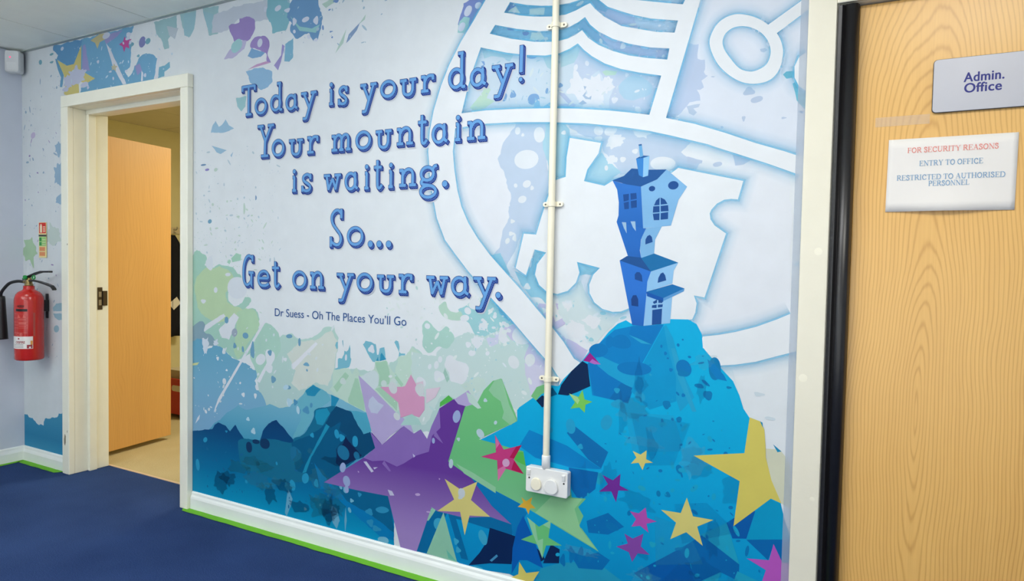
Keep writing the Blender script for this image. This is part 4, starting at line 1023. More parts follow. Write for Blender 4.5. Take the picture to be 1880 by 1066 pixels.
# --- stars scattered over the mountain
star((204, 62, 130), W("-1238,595 -1200,547 -1127,574 -1158,517 -1116,471 -1190,478 -1222,427 -1227,503 -1297,506 -1233,532"), 'crimson star', extra=lambda g: (
    g.add((184, 24, 84), W("-1149,566 -1127,574 -1156,521 -1176,521|-1156,514 -1116,471 -1167,479")), g.add((222, 120, 170), W("-1222,427 -1224,470 -1196,489 -1190,478|-1235,589 -1218,566 -1233,545")), g.ell((216, 170, 206), O("-1190,500,14,16"))))
star((224, 212, 130), W("-1457,396 -1386,368 -1310,410 -1337,336 -1252,289 -1342,276 -1362,197 -1384,282 -1488,265 -1412,324"), 'yellow star', extra=lambda g: g.ell((206, 216, 222), O("-1379,355,13,22 -1385,338,9,9"), .2, 3))
star((226, 180, 60), W("-1124,386 -1104,375 -1080,394 -1086,370 -1066,356 -1088,352 -1094,329 -1105,349 -1138,348 -1116,368"), 'small orange star')
star((126, 208, 92), W("-947,780 -911,772 -897,798 -889,766 -860,761 -885,748 -887,720 -907,736 -940,728 -924,752"), 'lime green star', extra=lambda g: g.add((176, 224, 150), W("-947,780 -915,771 -907,761 -914,746")))
star((112, 204, 128), W("-1099,318 -1051,293 -1005,326 -1013,262 -961,245 -1022,232 -1035,183 -1057,228 -1122,232 -1075,260"), 'mid green star', extra=lambda g: g.add((150, 216, 168), W("-1099,318 -1067,301 -1054,243 -1034,254 -1035,183 -1057,228 -1074,260|-1036,303 -1005,326 -1008,295")))
star((226, 214, 124), W("-714,615 -687,607 -667,624 -668,595 -645,587 -671,581 -679,557 -693,579 -719,572 -701,595"), 'small yellow star')
star((118, 48, 156), W("-818,518 -780,506 -754,532 -756,493 -723,481 -760,475 -767,434 -785,468 -828,459 -797,490"), 'dark purple star')
star((186, 84, 180), W("-718,413 -688,412 -665,436 -659,403 -627,397 -661,383 -653,355 -682,372 -712,363 -696,391"), 'small orchid star')
star((138, 76, 170), W("-735,335 -706,324 -670,348 -678,304 -647,283 -688,279 -706,246 -718,276 -762,285 -722,304"), 'violet star')
star((226, 214, 126), W("-532,493 -511,437 -448,438 -497,407 -478,350 -531,382 -581,349 -564,406 -614,438 -550,440"), 'yellow star')
star((224, 210, 104), W("-515,630 -362,661 -350,772 -317,763 -307,740 -302,692 -300,657 -282,591 -252,527 -282,536 -387,431 -373,573"), 'large yellow star cut by the mountain edge')
g = Print(); g.add((220, 222, 196), W("-301,684 -262,687 -248,671 -233,650 -228,516 -252,527 -282,591 -298,651")); g.add((30, 150, 196), W("-320,764 -313,761 -311,745|-281,700 -257,682 -268,678")); g.build('star_tip', MURAL, label='pale yellow star tip beyond the mountain edge')
star((190, 92, 196), W("-270,401 -244,351 -197,356 -195,306 -299,280 -289,317 -345,340 -281,349"), 'orchid star at the lower right corner')
star((226, 212, 110), W("-1127,149 -1098,115 -1046,133 -1070,92 -1101,53 -1207,48 -1166,80 -1130,103"), 'yellow star at the skirting')

# --- the crooked house
g = Print()
Print.level += .00002
BL = (92, 148, 226); LT = (132, 190, 236); DK = (34, 96, 172)
HOUSE_BODY = Print()
HOUSE_BODY.add(fade([(1.28, (28, 100, 184)), (1.48, (50, 122, 210))]), W("-808,1504 -778,1494 -710,1480 -699,1345 -790,1367 -784,1388 -784,1431 -791,1473"))
HOUSE_BODY.add((134, 190, 234), W("-710,1480 -666,1501 -627,1531 -560,1474 -586,1434 -608,1353 -699,1345"))
HOUSE_BODY.add(fade([(1.12, (30, 92, 170)), (1.3, (40, 112, 200))]), W("-790,1367 -699,1345 -689,1345 -705,1309 -708,1274 -703,1249 -747,1252"))
HOUSE_BODY.add((130, 186, 230), W("-689,1345 -637,1351 -658,1309 -660,1264 -703,1249 -708,1280 -703,1315"))
HOUSE_BODY.add(fade([(.86, (24, 60, 130)), (.99, (30, 100, 186)), (1.14, (46, 120, 214))]), W("-776,1240 -669,1206 -678,1173 -682,1131 -689,1029 -727,1029"))
HOUSE_BODY.add((150, 202, 242), W("-669,1206 -581,1236 -595,1210 -598,1169 -682,1140 -680,1173"))
HOUSE_BODY.add(fade([(.88, (90, 130, 190)), (.93, (150, 202, 242))]), W("-682,1131 -625,1112 -597,1134 -602,1043 -689,1029"))
HOUSE = HOUSE_BODY.build('crooked_house', MURAL, 'tall crooked blue house on the summit')
g = Print()
g.add((34, 92, 160), W("-808,1504 -769,1517 -743,1540 -686,1533 -627,1531 -657,1501 -710,1480 -759,1489"))
g.build('roof', HOUSE)
g = Print()
g.add((30, 86, 152), W("-776,1240 -751,1255 -701,1250 -669,1206"))
g.add((26, 116, 176), W("-703,1249 -660,1264 -581,1236 -669,1206"))
g.build('roof', HOUSE)
g = Print()
g.add((26, 116, 184), W("-682,1140 -598,1167 -559,1155 -626,1122"))
g.add((20, 92, 180), W("-682,1140 -626,1122 -626,1109 -680,1126"))
g.add((96, 160, 216), W("-626,1122 -559,1155 -561,1146 -626,1112"))
g.build('porch_roof', HOUSE)
g = Print()
g.add((60, 140, 216), W("-729,1571 -704,1575 -704,1510 -718,1517")); g.add((150, 206, 244), W("-704,1572 -684,1577 -687,1514 -704,1510"))
g.add((36, 98, 166), W("-729,1571 -710,1580 -684,1577 -704,1572")); g.add((112, 178, 226), W("-721,1613 -711,1615 -705,1578 -716,1574")); g.add((40, 100, 166), W("-722,1616 -711,1617 -711,1612 -721,1612"))
g.build('chimney', HOUSE)
WI = (28, 80, 150)
def win(polys, ells=None, label=None):
    g = Print(); g.add(WI, polys)
    g.build('window', HOUSE)
win(W("-770,1456 -750,1458 -750,1437 -767,1433|-745,1459 -725,1460 -723,1441 -743,1438|-767,1429 -750,1433 -749,1409 -764,1408|-743,1434 -723,1437 -722,1413 -741,1411"))
win(W("-647,1443 -647,1419 -665,1418 -658,1434|-644,1443 -630,1436 -621,1422 -643,1420|-667,1415 -647,1416 -646,1396 -668,1395|-643,1416 -619,1418 -617,1399 -642,1398|-668,1391 -646,1393 -646,1371 -664,1371|-642,1393 -618,1396 -618,1374 -642,1372"))
for pts, wm in ((W("-690,1293 -690,1309 -684,1320 -676,1324 -669,1317 -666,1301"), WI), (W("-646,1170 -644,1186 -637,1200 -629,1204 -622,1195 -618,1179"), WI),
                (W("-722,1179 -723,1195 -717,1203 -707,1203 -699,1193 -696,1172"), (30, 80, 150)), (W("-731,1093 -733,1114 -727,1127 -716,1128 -709,1115 -708,1091"), (26, 70, 138))):
    g = Print(); g.add(wm, pts); g.build('window', HOUSE)
for e in (O("-673,1472,10,9"), O("-604,1480,16,14")):
    g = Print(); g.ell(WI, e, .05, 3); g.build('window', HOUSE)
g = Print(); g.add(WI, W("-656,1102 -660,1108 -646,1117 -646,1106|-642,1117 -628,1115 -629,1106 -642,1106|-662,1097 -647,1100 -647,1089 -663,1089|-643,1100 -627,1102 -628,1093 -643,1091")); g.build('window', HOUSE)
g = Print(); g.add((30, 84, 156), W("-661,1082 -629,1088 -630,1038 -661,1034")); g.build('door', HOUSE)
g = Print(); g.add((160, 196, 224), W("-772,1366 -757,1365 -754,1329 -764,1346|-742,1368 -726,1368 -723,1336 -733,1348")); g.build('bracket', HOUSE)

# --- the quotation, letter by letter
def L_(*p): return ('l', p)
def C_(*p): return ('c', p)
def ell_(cx, cy, rx, ry, n=26): return ('o', [(cx + rx * math.cos(2 * math.pi * k / n), cy + ry * math.sin(2 * math.pi * k / n)) for k in range(n)])
def D_(cx, cy): return ('d', ((cx, cy),))
GLYPH = {
 'T': [L_((0, 1), (1, 1)), L_((.0, 1.03), (.0, .84)), L_((1, 1.03), (1, .84)), L_((.5, 1), (.5, 0)), L_((.28, 0), (.74, 0))],
 'o': [ell_(.5, .5, .5, .5)],
 'd': [ell_(.42, .27, .42, .27), L_((.79, 1), (.79, 0)), L_((.55, 1), (.90, 1)), L_((.79, 0), (1.04, 0))],
 'a': [ell_(.42, .5, .42, .5), C_((.80, .98), (.80, .5), (.82, .18), (1.02, .02)), L_((.72, .98), (.88, .98))],
 'y': [L_((.16, 1), (.54, .42)), C_((.84, 1), (.52, .38), (.36, .06), (.28, 0), (.10, 0)), L_((-.03, 1), (.36, 1)), L_((.64, 1), (1.03, 1))],
 'i': [D_(.5, .93), L_((.52, .68), (.52, 0)), L_((.05, .66), (.66, .66)), L_((-.1, 0), (1.1, 0))],
 's': [C_((.93, .84), (.70, .99), (.42, .99), (.15, .88), (.12, .70), (.34, .56), (.70, .42), (.93, .26), (.84, .07), (.55, 0), (.28, .03), (.04, .14)), L_((.95, 1.03), (.95, .70)), L_((.02, .32), (.02, -.04))],
 'u': [C_((.2, 1), (.2, .42), (.26, .12), (.48, 0), (.68, .06), (.79, .3), (.8, .6), (.8, 1)), L_((-.02, 1), (.40, 1)), L_((.60, 1), (1.02, 1))],
 'r': [L_((-.02, .96), (.30, .96)), L_((.28, 1.02), (.28, 0)), L_((.0, 0), (.62, 0)), C_((.28, .58), (.44, .86), (.66, .99), (1.0, .97)), L_((.98, 1.04), (.98, .70))],
 'Y': [L_((.15, 1), (.47, .50)), L_((.84, 1), (.46, .48)), L_((.46, .52), (.43, 0)), L_((-.03, 1), (.35, 1)), L_((.63, 1), (1.02, 1)), L_((.2, 0), (.66, 0))],
 'm': [L_((-.02, .95), (.16, .95)), L_((.14, 1), (.14, 0)), C_((.14, .66), (.24, .92), (.36, 1), (.48, .92), (.52, .7), (.52, .35), (.52, 0)), C_((.52, .66), (.62, .92), (.75, 1), (.86, .92), (.90, .7), (.90, .35), (.90, 0)), L_((-.02, 0), (.30, 0)), L_((.40, 0), (.64, 0)), L_((.78, 0), (1.03, 0))],
 'n': [L_((-.02, .94), (.2, .94)), L_((.18, 1), (.18, 0)), C_((.18, .62), (.34, .90), (.56, 1), (.76, .90), (.83, .66), (.83, .3), (.83, 0)), L_((-.02, 0), (.40, 0)), L_((.62, 0), (1.04, 0))],
 't': [C_((.40, 1), (.40, .6), (.40, .26), (.46, .05), (.70, 0), (1.0, .12)), L_((-.04, .75), (.94, .75))],
 '!': [('l2', ((.52, 1), (.46, .26))), D_(.42, .06)],
 'w': [L_((.13, 1), (.27, 0)), L_((.25, 0), (.51, .78)), L_((.51, .78), (.72, 0)), L_((.70, 0), (.87, 1)), L_((-.03, 1), (.36, 1)), L_((.64, 1), (1.03, 1))],
 'g': [ell_(.42, .76, .38, .21), ell_(.48, .19, .46, .19), C_((.22, .60), (.06, .50), (.16, .42), (.52, .39)), C_((.74, .86), (.84, .98), (1.0, 1.0))],
 'e': [L_((.06, .52), (.94, .52)), C_((.94, .50), (.90, .80), (.72, .97), (.46, 1), (.18, .88), (.02, .58), (.06, .25), (.26, .04), (.52, 0), (.78, .03), (1.0, .16))],
 'S': [C_((.88, .90), (.66, .99), (.38, .98), (.14, .88), (.08, .76), (.18, .62), (.46, .48), (.78, .33), (.88, .18), (.74, .05), (.50, .02), (.24, .06), (.04, .12)), L_((.90, 1.03), (.90, .77)), L_((.02, .25), (.02, -.03))],
 'G': [C_((.86, .93), (.60, 1.0), (.32, .93), (.12, .74), (.04, .45), (.10, .16), (.32, .02), (.58, .04), (.82, .16)), L_((.92, 1.02), (.92, .80)), L_((.82, .43), (.82, 0)), L_((.56, .43), (1.04, .43)), L_((.82, 0), (.92, 0))],
 '.': [D_(.5, .5)],
}
HATCH = hatch_ink()
NAVY = vinyl((20, 44, 126)); FACE = vinyl((112, 172, 230)); SHADE = vinyl((206, 213, 222))
Print.level += .00002
LB = Print.level
HW, OUT, EX = .0058, .0025, .0086
def stroke_faces(g, kind, pts, hw, ext, mi, lv, dx=0.0, dz=0.0):
    """one stroke as a mitred strip"""
    pts = [Vector((p[0] + dx, p[1] + dz)) for p in pts]
    if kind == 'd':
        g.face([(pts[0].x + hw * math.cos(t), pts[0].y + hw * math.sin(t)) for t in (2 * math.pi * k / 24 for k in range(24))], mi, lv); return
    closed = kind == 'o'; n = len(pts)
    if not closed:
        pts[0] = pts[0] + (pts[0] - pts[1]).normalized() * ext; pts[-1] = pts[-1] + (pts[-1] - pts[-2]).normalized() * ext
    rows = []
    for i, p in enumerate(pts):
        a = pts[i - 1] if (closed or i) else None; b = pts[(i + 1) % n] if (closed or i < n - 1) else None
        d1 = (p - a).normalized() if a is not None else (b - p).normalized(); d2 = (b - p).normalized() if b is not None else d1
        n1 = Vector((-d1.y, d1.x)); n2 = Vector((-d2.y, d2.x)); m = (n1 + n2).normalized()
        m *= hw / max(.55, m.dot(n1))
        rows.append((p + m, p - m))
    for i in range(n if closed else n - 1):
        r0, r1 = rows[i], rows[(i + 1) % n]
        g.face([tuple(r0[0]), tuple(r0[1]), tuple(r1[1]), tuple(r1[0])], mi, lv)
def letter(ch, u0, u1, v0, v1):
    if u1 < u0: u0, u1 = u1, u0
    hw = HW
    dotr = None
    if ch == '.': dotr = min(u1 - u0, v1 - v0) / 2
    a0, a1, b0, b1 = u0 + hw, u1 - hw, v0 + hw, v1 - hw
    if ch == 'i': a0, a1 = u0 + hw * 1.25, u1 - hw * 1.25
    items = []
    for kind, pts in GLYPH[ch]:
        p = [(a0 + (a1 - a0) * q[0], b0 + (b1 - b0) * q[1]) for q in pts]
        if kind == 'c': p = [(v.x, v.y) for v in catmull([(q[0], q[1], 0) for q in p], False, 5)]
        w = hw
        if kind == 'd': w = dotr or hw * 1.45
        if ch == '!' and kind == 'd': w = hw * 1.25
        if kind == 'l2': w = hw * 1.15; kind = 'l'
        items.append((kind, p, w))
    g = Print()
    N_ = 6
    si, ni, hi, fi = g.mi(SHADE), g.mi(NAVY), g.mi(HATCH), g.mi(FACE)
    lv = LB
    def lay(mi, k, w, ext):
        nonlocal lv
        for kind, p, hw_ in items:
            lv += .000004
            stroke_faces(g, kind, p, hw_ + w, ext, mi, lv, EX * k / N_ * .9, -EX * k / N_)
    for k in (N_ + 3,): lay(si, k, OUT, OUT)
    for k in range(N_, 0, -1): lay(ni, k, OUT, OUT)
    for k in range(N_, 1, -1): lay(hi, k, -.0006, -.0006)
    lay(ni, 0, OUT * .75, OUT * .75)
    lay(fi, 0, 0, 0)
    return g.build('letter', MURAL)
for a in LET("T,-2600,-2509,1867,2004 o,-2514,-2438,1866,1939 d,-2416,-2338,1871,1997 a,-2321,-2247,1867,1937 y,-2231,-2136,1819,1937 i,-2072,-2040,1867,1964 s,-2019,-1965,1861,1941 y,-1901,-1811,1819,1936 o,-1795,-1717,1868,1938 u,-1700,-1614,1864,1932 r,-1599,-1533,1870,1938 d,-1469,-1390,1869,2004 a,-1372,-1301,1867,1936 y,-1282,-1189,1818,1935 !,-1173,-1146,1860,1998 Y,-2497,-2387,1675,1819 o,-2404,-2327,1673,1749 u,-2302,-2212,1670,1742 r,-2194,-2125,1674,1750 m,-2054,-1944,1674,1746 o,-1921,-1840,1673,1749 u,-1819,-1731,1669,1744 n,-1712,-1627,1677,1749 t,-1610,-1558,1672,1791 a,-1541,-1466,1671,1746 i,-1439,-1406,1675,1774 n,-1384,-1300,1675,1748 i,-2282,-2249,1515,1615 s,-2223,-2162,1511,1592 w,-2095,-1995,1511,1582 a,-1977,-1903,1510,1586 i,-1876,-1844,1511,1615 t,-1826,-1775,1509,1631 i,-1752,-1720,1512,1615 n,-1697,-1610,1515,1588 g,-1597,-1509,1465,1595 .,-1491,-1464,1508,1531 S,-2057,-1981,1278,1437 o,-1961,-1874,1283,1363 .,-1852,-1821,1279,1304 .,-1807,-1776,1279,1304 .,-1759,-1727,1278,1304 G,-2592,-2513,1096,1242 e,-2492,-2413,1097,1173 t,-2401,-2347,1096,1217 o,-2272,-2189,1096,1175 n,-2170,-2084,1100,1175 y,-2018,-1919,1051,1170 o,-1906,-1823,1097,1174 u,-1803,-1710,1097,1168 r,-1694,-1622,1098,1176 w,-1558,-1453,1095,1170 a,-1441,-1360,1098,1172 y,-1345,-1244,1051,1172 .,-1251,-1221,1097,1118"):
    letter(*a)

def text_mesh(name, body, u0, u1, v0, v1, mat, parent=None, y=0.0, bold=0.0, spacing=1.0, label=None, link=True, heavy=0.0):
    """writing set in the built-in face, fitted to a box on the wall plane"""
    cu = bpy.data.curves.new(name, 'FONT'); cu.body = body; cu.size = 1.0; cu.offset = bold; cu.space_character = spacing
    cu.align_x = 'CENTER'
    cu.space_line = 1.0
    t = bpy.data.objects.new(name, cu); COL.objects.link(t)
    bpy.context.view_layer.update()
    me = bpy.data.meshes.new_from_object(t.evaluated_get(bpy.context.evaluated_depsgraph_get()))
    bpy.data.objects.remove(t)
    xs = [v.co.x for v in me.vertices]; ys = [v.co.y for v in me.vertices]
    for v in me.vertices:
        v.co = Vector((u0 + (v.co.x - min(xs)) / (max(xs) - min(xs)) * (u1 - u0), -y, v0 + (v.co.y - min(ys)) / (max(ys) - min(ys)) * (v1 - v0)))
    if heavy:
        bb = bmesh.new()
        for k, (dx, dz) in enumerate(((-1, 0), (1, 0), (0, .6), (0, -.6), (-.7, .5), (.7, -.5), (.7, .5), (-.7, -.5), (0, 0))):
            c = me.copy(); c.transform(Matrix.Translation((dx * heavy, -.000008 * k, dz * heavy))); bb.from_mesh(c); bpy.data.meshes.remove(c)
        bb.to_mesh(me); bb.free()
    if not link: return me
    me.materials.clear(); me.materials.append(mat)
    o = bpy.data.objects.new(name, me); COL.objects.link(o)
    if parent: o.parent = parent
    if label: o['label'] = label
    return o

((cu0, cv0), (cu1, cv1)) = W("-2379,970 -1650,973")[0]
((_, cv2),) = W("-2380,1003")[0]
text_mesh('caption', "Dr Suess - Oh The Places You\u2019ll Go", cu0, cu1, (cv0 + cv1) / 2 - .001, (cv0 + cv1) / 2 + (cv2 - cv0) * 1.02, vinyl((52, 96, 160)), MURAL, LB + .0001)

# clear protective strip down the right hand edge of the print
bm = bmesh.new()
e = [(-.246, .085), (-.2245, .085), (-.2245, 2.398), (-.246, 2.398)]
bm.faces.new([bm.verts.new((p[0], -(LB + .0008), p[1])) for p in e])
obj('edge_strip', bm, vinyl((200, 214, 232), 0.45), MURAL)

# ------------------------------------------------------------------ conduit and socket
M_PVC = plain('cream_pvc', (240, 233, 208), 0.38, 0.5)
M_PVCW = plain('white_plastic', (232, 232, 228), 0.32, 0.5)
M_SCREW = plain('screw_steel', (120, 116, 104), 0.35, 0.6, 0.8)
CX = -1.0205
CON = thing('conduit', 'cream plastic conduit pipe running down the mural from ceiling to socket', 'pipe', (CX, -.02, .53))
def under(o, root):
    """parent while keeping world coordinates built at the origin"""
    o.parent = root; o.matrix_parent_inverse = Matrix.Translation(root.location).inverted(); return o
bm = bmesh.new(); tube(bm, [(CX, -.0195, .53), (CX, -.0195, 1.4), (CX, -.0195, H - .001)], .0118, 24)
under(obj('pipe', bm, M_PVC), CON)
bm = bmesh.new(); lathe(bm, [(.0123, .510), (.0150, .511), (.0150, .556), (.0140, .558), (.0118, .558)], 24, Matrix.Translation((CX, -.0195, 0)))
under(obj('coupler', bm, M_PVCW), CON)
for z in (2.037, 1.430, .825):
    bm = bmesh.new()
    pts = []
    for k in range(17):
        a = math.pi * k / 16
        pts.append((.0128 * math.cos(a), -.0195 - .0128 * math.sin(a)))
    path = [(.0128, -.008)] + pts + [(-.0128, -.008)]
    outer = [(.0146, -.008)] + [(.0146 * math.cos(math.pi * k / 16), -.0195 - .0146 * math.sin(math.pi * k / 16)) for k in range(17)] + [(-.0146, -.008)]
    hh = .0085
    r = [[bm.verts.new((CX + p[0], p[1], z + s)) for p in q] for q in (path, outer) for s in (-hh, hh)]
    for a, b in ((r[2], r[3]), (r[0], r[2]), (r[3], r[1])):
        for i in range(len(a) - 1): bm.faces.new((a[i], a[i + 1], b[i + 1], b[i]))
    bmesh.ops.recalc_face_normals(bm, faces=bm.faces)
    for s in (-1, 1):
        e = [(CX + s * .011, z - hh), (CX + s * .030, z - hh)] + [(CX + s * (.030 + .0085 * math.sin(t)), z - hh * math.cos(t)) for t in (math.pi * k / 10 for k in range(1, 10))] + [(CX + s * .030, z + hh), (CX + s * .011, z + hh)]
        prism(bm, e, -.0105, -.0042)
    sd = under(obj('saddle', bm, M_PVC, bevel=.0008), CON)
    for s in (-1, 1):
        bm = bmesh.new()
        lathe(bm, [(.0034, 0), (.0034, .0008), (.0022, .0016), (.0004, .0018)], 12, Matrix.Translation((CX + s * .0275, -.0105, z)) @ Matrix.Rotation(math.pi / 2, 4, 'X'))
        obj('screw', bm, M_SCREW, parent=sd)

SX0, SX1, SZ0, SZ1 = -1.091, -.931, .424, .514
SOC = thing('wall_socket', 'white double wall socket box at the foot of the conduit, both outlets covered', 'socket', ((SX0 + SX1) / 2, 0, SZ0))
bm = bmesh.new(); prism(bm, round_rect(SX0 + .001, SX1 - .001, SZ0 + .001, SZ1 - .001, .006), -.026, -.0042)
under(obj('back_box', bm, M_PVCW, bevel=.001), SOC)
bm = bmesh.new(); prism(bm, round_rect(SX0, SX1, SZ0, SZ1, .007), -.034, -.026)
under(obj('faceplate', bm, M_PVCW, bevel=.0022), SOC)
for x in (SX0 + .0125, SX1 - .0145):
    bm = bmesh.new()
    q = [(-.034, .482), (-.0365, .484), (-.0400, .502), (-.034, .504)]
    a = [bm.verts.new((x - .006, y, z)) for y, z in q]; b = [bm.verts.new((x + .006, y, z)) for y, z in q]
    bm.faces.new(a); bm.faces.new(b)
    for i in range(4): bm.faces.new((a[i], a[(i + 1) % 4], b[(i + 1) % 4], b[i]))
    bmesh.ops.recalc_face_normals(bm, faces=bm.faces)
    under(obj('switch', bm, M_PVCW, bevel=.0008), SOC)
    bm = bmesh.new(); lathe(bm, [(.0033, 0), (.0033, .0005), (.0018, .0008)], 12, Matrix.Translation((x + .001, -.034, .474)) @ Matrix.Rotation(math.pi / 2, 4, 'X'))
    under(obj('screw', bm, plain('dark_screw', (50, 48, 46), 0.5)), SOC)
def cover_outline(cx, cz, w, h):
    """socket safety cover: domed top, straight cheeks, shallow base"""
    base = [(-.92, -.55), (-1, -.15), (-.86, .45), (-.55, .86), (0, 1), (.55, .86), (.86, .45), (1, -.15), (.92, -.55), (.5, -.9), (0, -1), (-.5, -.9)]
    return [(v.x, v.y) for v in catmull([(cx + p[0] * w, cz + p[1] * h, 0) for p in base], True, 5)]
for cx, cz, w, h, d, m in ((-1.0485, .4565, .0195, .0215, .0075, M_PVC), (-.9895, .4565, .0245, .0255, .0095, M_PVCW)):
    bm = bmesh.new(); prism(bm, cover_outline(cx, cz, w, h), -.034 - d, -.034)
    under(obj('outlet_cover', bm, m, bevel=.0022, label='cream plug-in outlet cover' if m is M_PVC else 'larger white plug-in outlet cover'), SOC)

# ------------------------------------------------------------------ things on the admin office door
DF = .022                       # door face sits this far behind the wall face
M_SILVER = plain('brushed_silver', (176, 177, 184), 0.42, 0.5, 0.3)
SIGN = thing('door_sign', 'silver plate reading Admin. Office on the wooden door', 'sign', (.25, DF, 1.647))
sx0, sx1, sz0, sz1 = .088, .402, 1.6475, 1.7885
bm = bmesh.new(); prism(bm, round_rect(sx0, sx1, sz0, sz1, .010), DF - .0075, DF - .0020)
under(obj('backing', bm, plain('dark_edge', (40, 40, 44), 0.4)), SIGN)
bm = bmesh.new(); prism(bm, round_rect(sx0 + .0015, sx1 - .001, sz0 + .0015, sz1 - .001, .009), DF - .0085, DF - .0074)
under(obj('plate', bm, M_SILVER), SIGN)
M_NAVYT = plain('navy_lettering', (22, 30, 120), 0.5)
tx = text_mesh('lettering', 'Admin.', .158, .2445, 1.7225, 1.7465, M_NAVYT, None, -(DF - .0088), spacing=1.06, heavy=.0008)
under(tx, SIGN)
tx = text_mesh('lettering', 'Office', .160, .2400, 1.6945, 1.7185, M_NAVYT, None, -(DF - .0088), spacing=1.06, heavy=.0008)
under(tx, SIGN)

# paper notice, capitals with serifs
M_PAPER = plain('white_paper', (232, 228, 222), 0.7, 0.2, vary=.015)
px0, px1, pz0, pz1 = -.010, .282, 1.386, 1.584
NOTE = thing('paper_notice', 'white paper notice about security on the wooden door below the silver plate', 'notice', (.14, DF, pz0))
bm = bmesh.new(); n = 24; rows = []
for j in range(9):
    v = j / 8; rows.append([])
    for i in range(n + 1):
        u = i / n
        lift = .0022 + .012 * (1 - v) ** 3 * math.sin(math.pi * min(1, u * 1.05)) ** 2
        rows[-1].append(bm.verts.new((px0 - .002 * (1 - v) + (px1 - px0) * u, DF - lift, pz0 + (pz1 - pz0) * v)))
for a, b in zip(rows, rows[1:]):
    for i in range(n): f = bm.faces.new((a[i], a[i + 1], b[i + 1], b[i])); f.smooth = True
o = under(obj('sheet', bm, M_PAPER), NOTE)
md = o.modifiers.new('thickness', 'SOLIDIFY'); md.thickness = .0004; md.offset = 1
TK, TN = 1.0, .42
SER = {
 'F': (.56, [(TK, (.12, 0), (.12, 1)), (TN, (0, 0), (.28, 0)), (TN, (0, 1), (.54, 1)), (TN, (.54, 1), (.54, .78)), (TN, (.12, .52), (.42, .52)), (TN, (.42, .64), (.42, .40))]),
 'E': (.62, [(TK, (.12, 0), (.12, 1)), (TN, (0, 0), (.60, 0)), (TN, (.60, 0), (.60, .22)), (TN, (0, 1), (.57, 1)), (TN, (.57, 1), (.57, .78)), (TN, (.12, .52), (.42, .52)), (TN, (.42, .64), (.42, .40))]),
 'L': (.60, [(TK, (.12, 0), (.12, 1)), (TN, (0, 0), (.58, 0)), (TN, (.58, 0), (.58, .24)), (TN, (0, 1), (.28, 1))]),
 'I': (.30, [(TK, (.14, 0), (.14, 1)), (TN, (0, 0), (.28, 0)), (TN, (0, 1), (.28, 1))]),
 'T': (.62, [(TK, (.31, 0), (.31, 1)), (TN, (.18, 0), (.44, 0)), (TN, (0, 1), (.62, 1)), (TN, (0, 1), (0, .76)), (TN, (.62, 1), (.62, .76))]),
 'N': (.76, [(TN, (.12, 0), (.12, 1)), (TK, (.10, 1), (.66, 0)), (TN, (.66, 0), (.66, 1)), (TN, (0, 0), (.26, 0)), (TN, (0, 1), (.16, 1)), (TN, (.54, 1), (.78, 1))]),
 'H': (.74, [(TK, (.12, 0), (.12, 1)), (TK, (.62, 0), (.62, 1)), (TN, (.12, .5), (.62, .5)), (TN, (0, 0), (.26, 0)), (TN, (0, 1), (.26, 1)), (TN, (.48, 0), (.76, 0)), (TN, (.48, 1), (.76, 1))]),
 'U': (.74, [(TK, (.12, 1), (.12, .3), (.2, .06), (.38, 0), (.54, .06), (.62, .26)), (TN, (.62, .26), (.62, 1)), (TN, (0, 1), (.26, 1)), (TN, (.50, 1), (.76, 1))]),
 'Y': (.74, [(TK, (.10, 1), (.37, .46)), (TN, (.64, 1), (.37, .46)), (TK, (.37, .48), (.37, 0)), (TN, (.24, 0), (.50, 0)), (TN, (0, 1), (.24, 1)), (TN, (.52, 1), (.76, 1))]),
 'A': (.74, [(TN, (.09, 0), (.35, 1)), (TK, (.36, 1), (.63, 0)), (TN, (.19, .34), (.51, .34)), (TN, (0, 0), (.20, 0)), (TN, (.50, 0), (.76, 0))]),
 'R': (.70, [(TK, (.12, 0), (.12, 1)), (TN, (0, 0), (.26, 0)), (TN, (0, 1), (.34, 1)), (TK, (.34, 1), (.50, .92), (.55, .76), (.50, .58), (.34, .51)), (TN, (.34, .51), (.12, .51)), (TK, (.32, .51), (.66, 0)), (TN, (.58, 0), (.74, 0))]),
 'P': (.58, [(TK, (.12, 0), (.12, 1)), (TN, (0, 0), (.26, 0)), (TN, (0, 1), (.34, 1)), (TK, (.34, 1), (.50, .92), (.55, .74), (.50, .56), (.34, .48)), (TN, (.34, .48), (.12, .48))]),
 'D': (.74, [(TK, (.12, 0), (.12, 1)), (TN, (0, 0), (.36, 0)), (TN, (0, 1), (.36, 1)), (TK, (.36, 1), (.58, .88), (.68, .64), (.68, .36), (.58, .12), (.36, 0))]),
 'O': (.74, [(TK, (.37, 1), (.16, .88), (.06, .62), (.06, .38), (.16, .12), (.37, 0), (.58, .12), (.68, .38), (.68, .62), (.58, .88), (.37, 1))]),
 'C': (.68, [(TN, (.60, .98), (.60, .68)), (TK, (.59, .76), (.48, .94), (.36, 1), (.16, .88), (.06, .62), (.06, .38), (.16, .12), (.38, 0), (.54, .06), (.64, .20))]),
 'S': (.52, [(TN, (.44, 1), (.44, .70)), (TK, (.43, .78), (.34, .95), (.22, 1), (.09, .92), (.06, .76), (.16, .62), (.34, .48), (.46, .34), (.46, .16), (.34, .02), (.22, 0), (.10, .08), (.04, .22)), (TN, (.04, .30), (.04, 0))]),
}
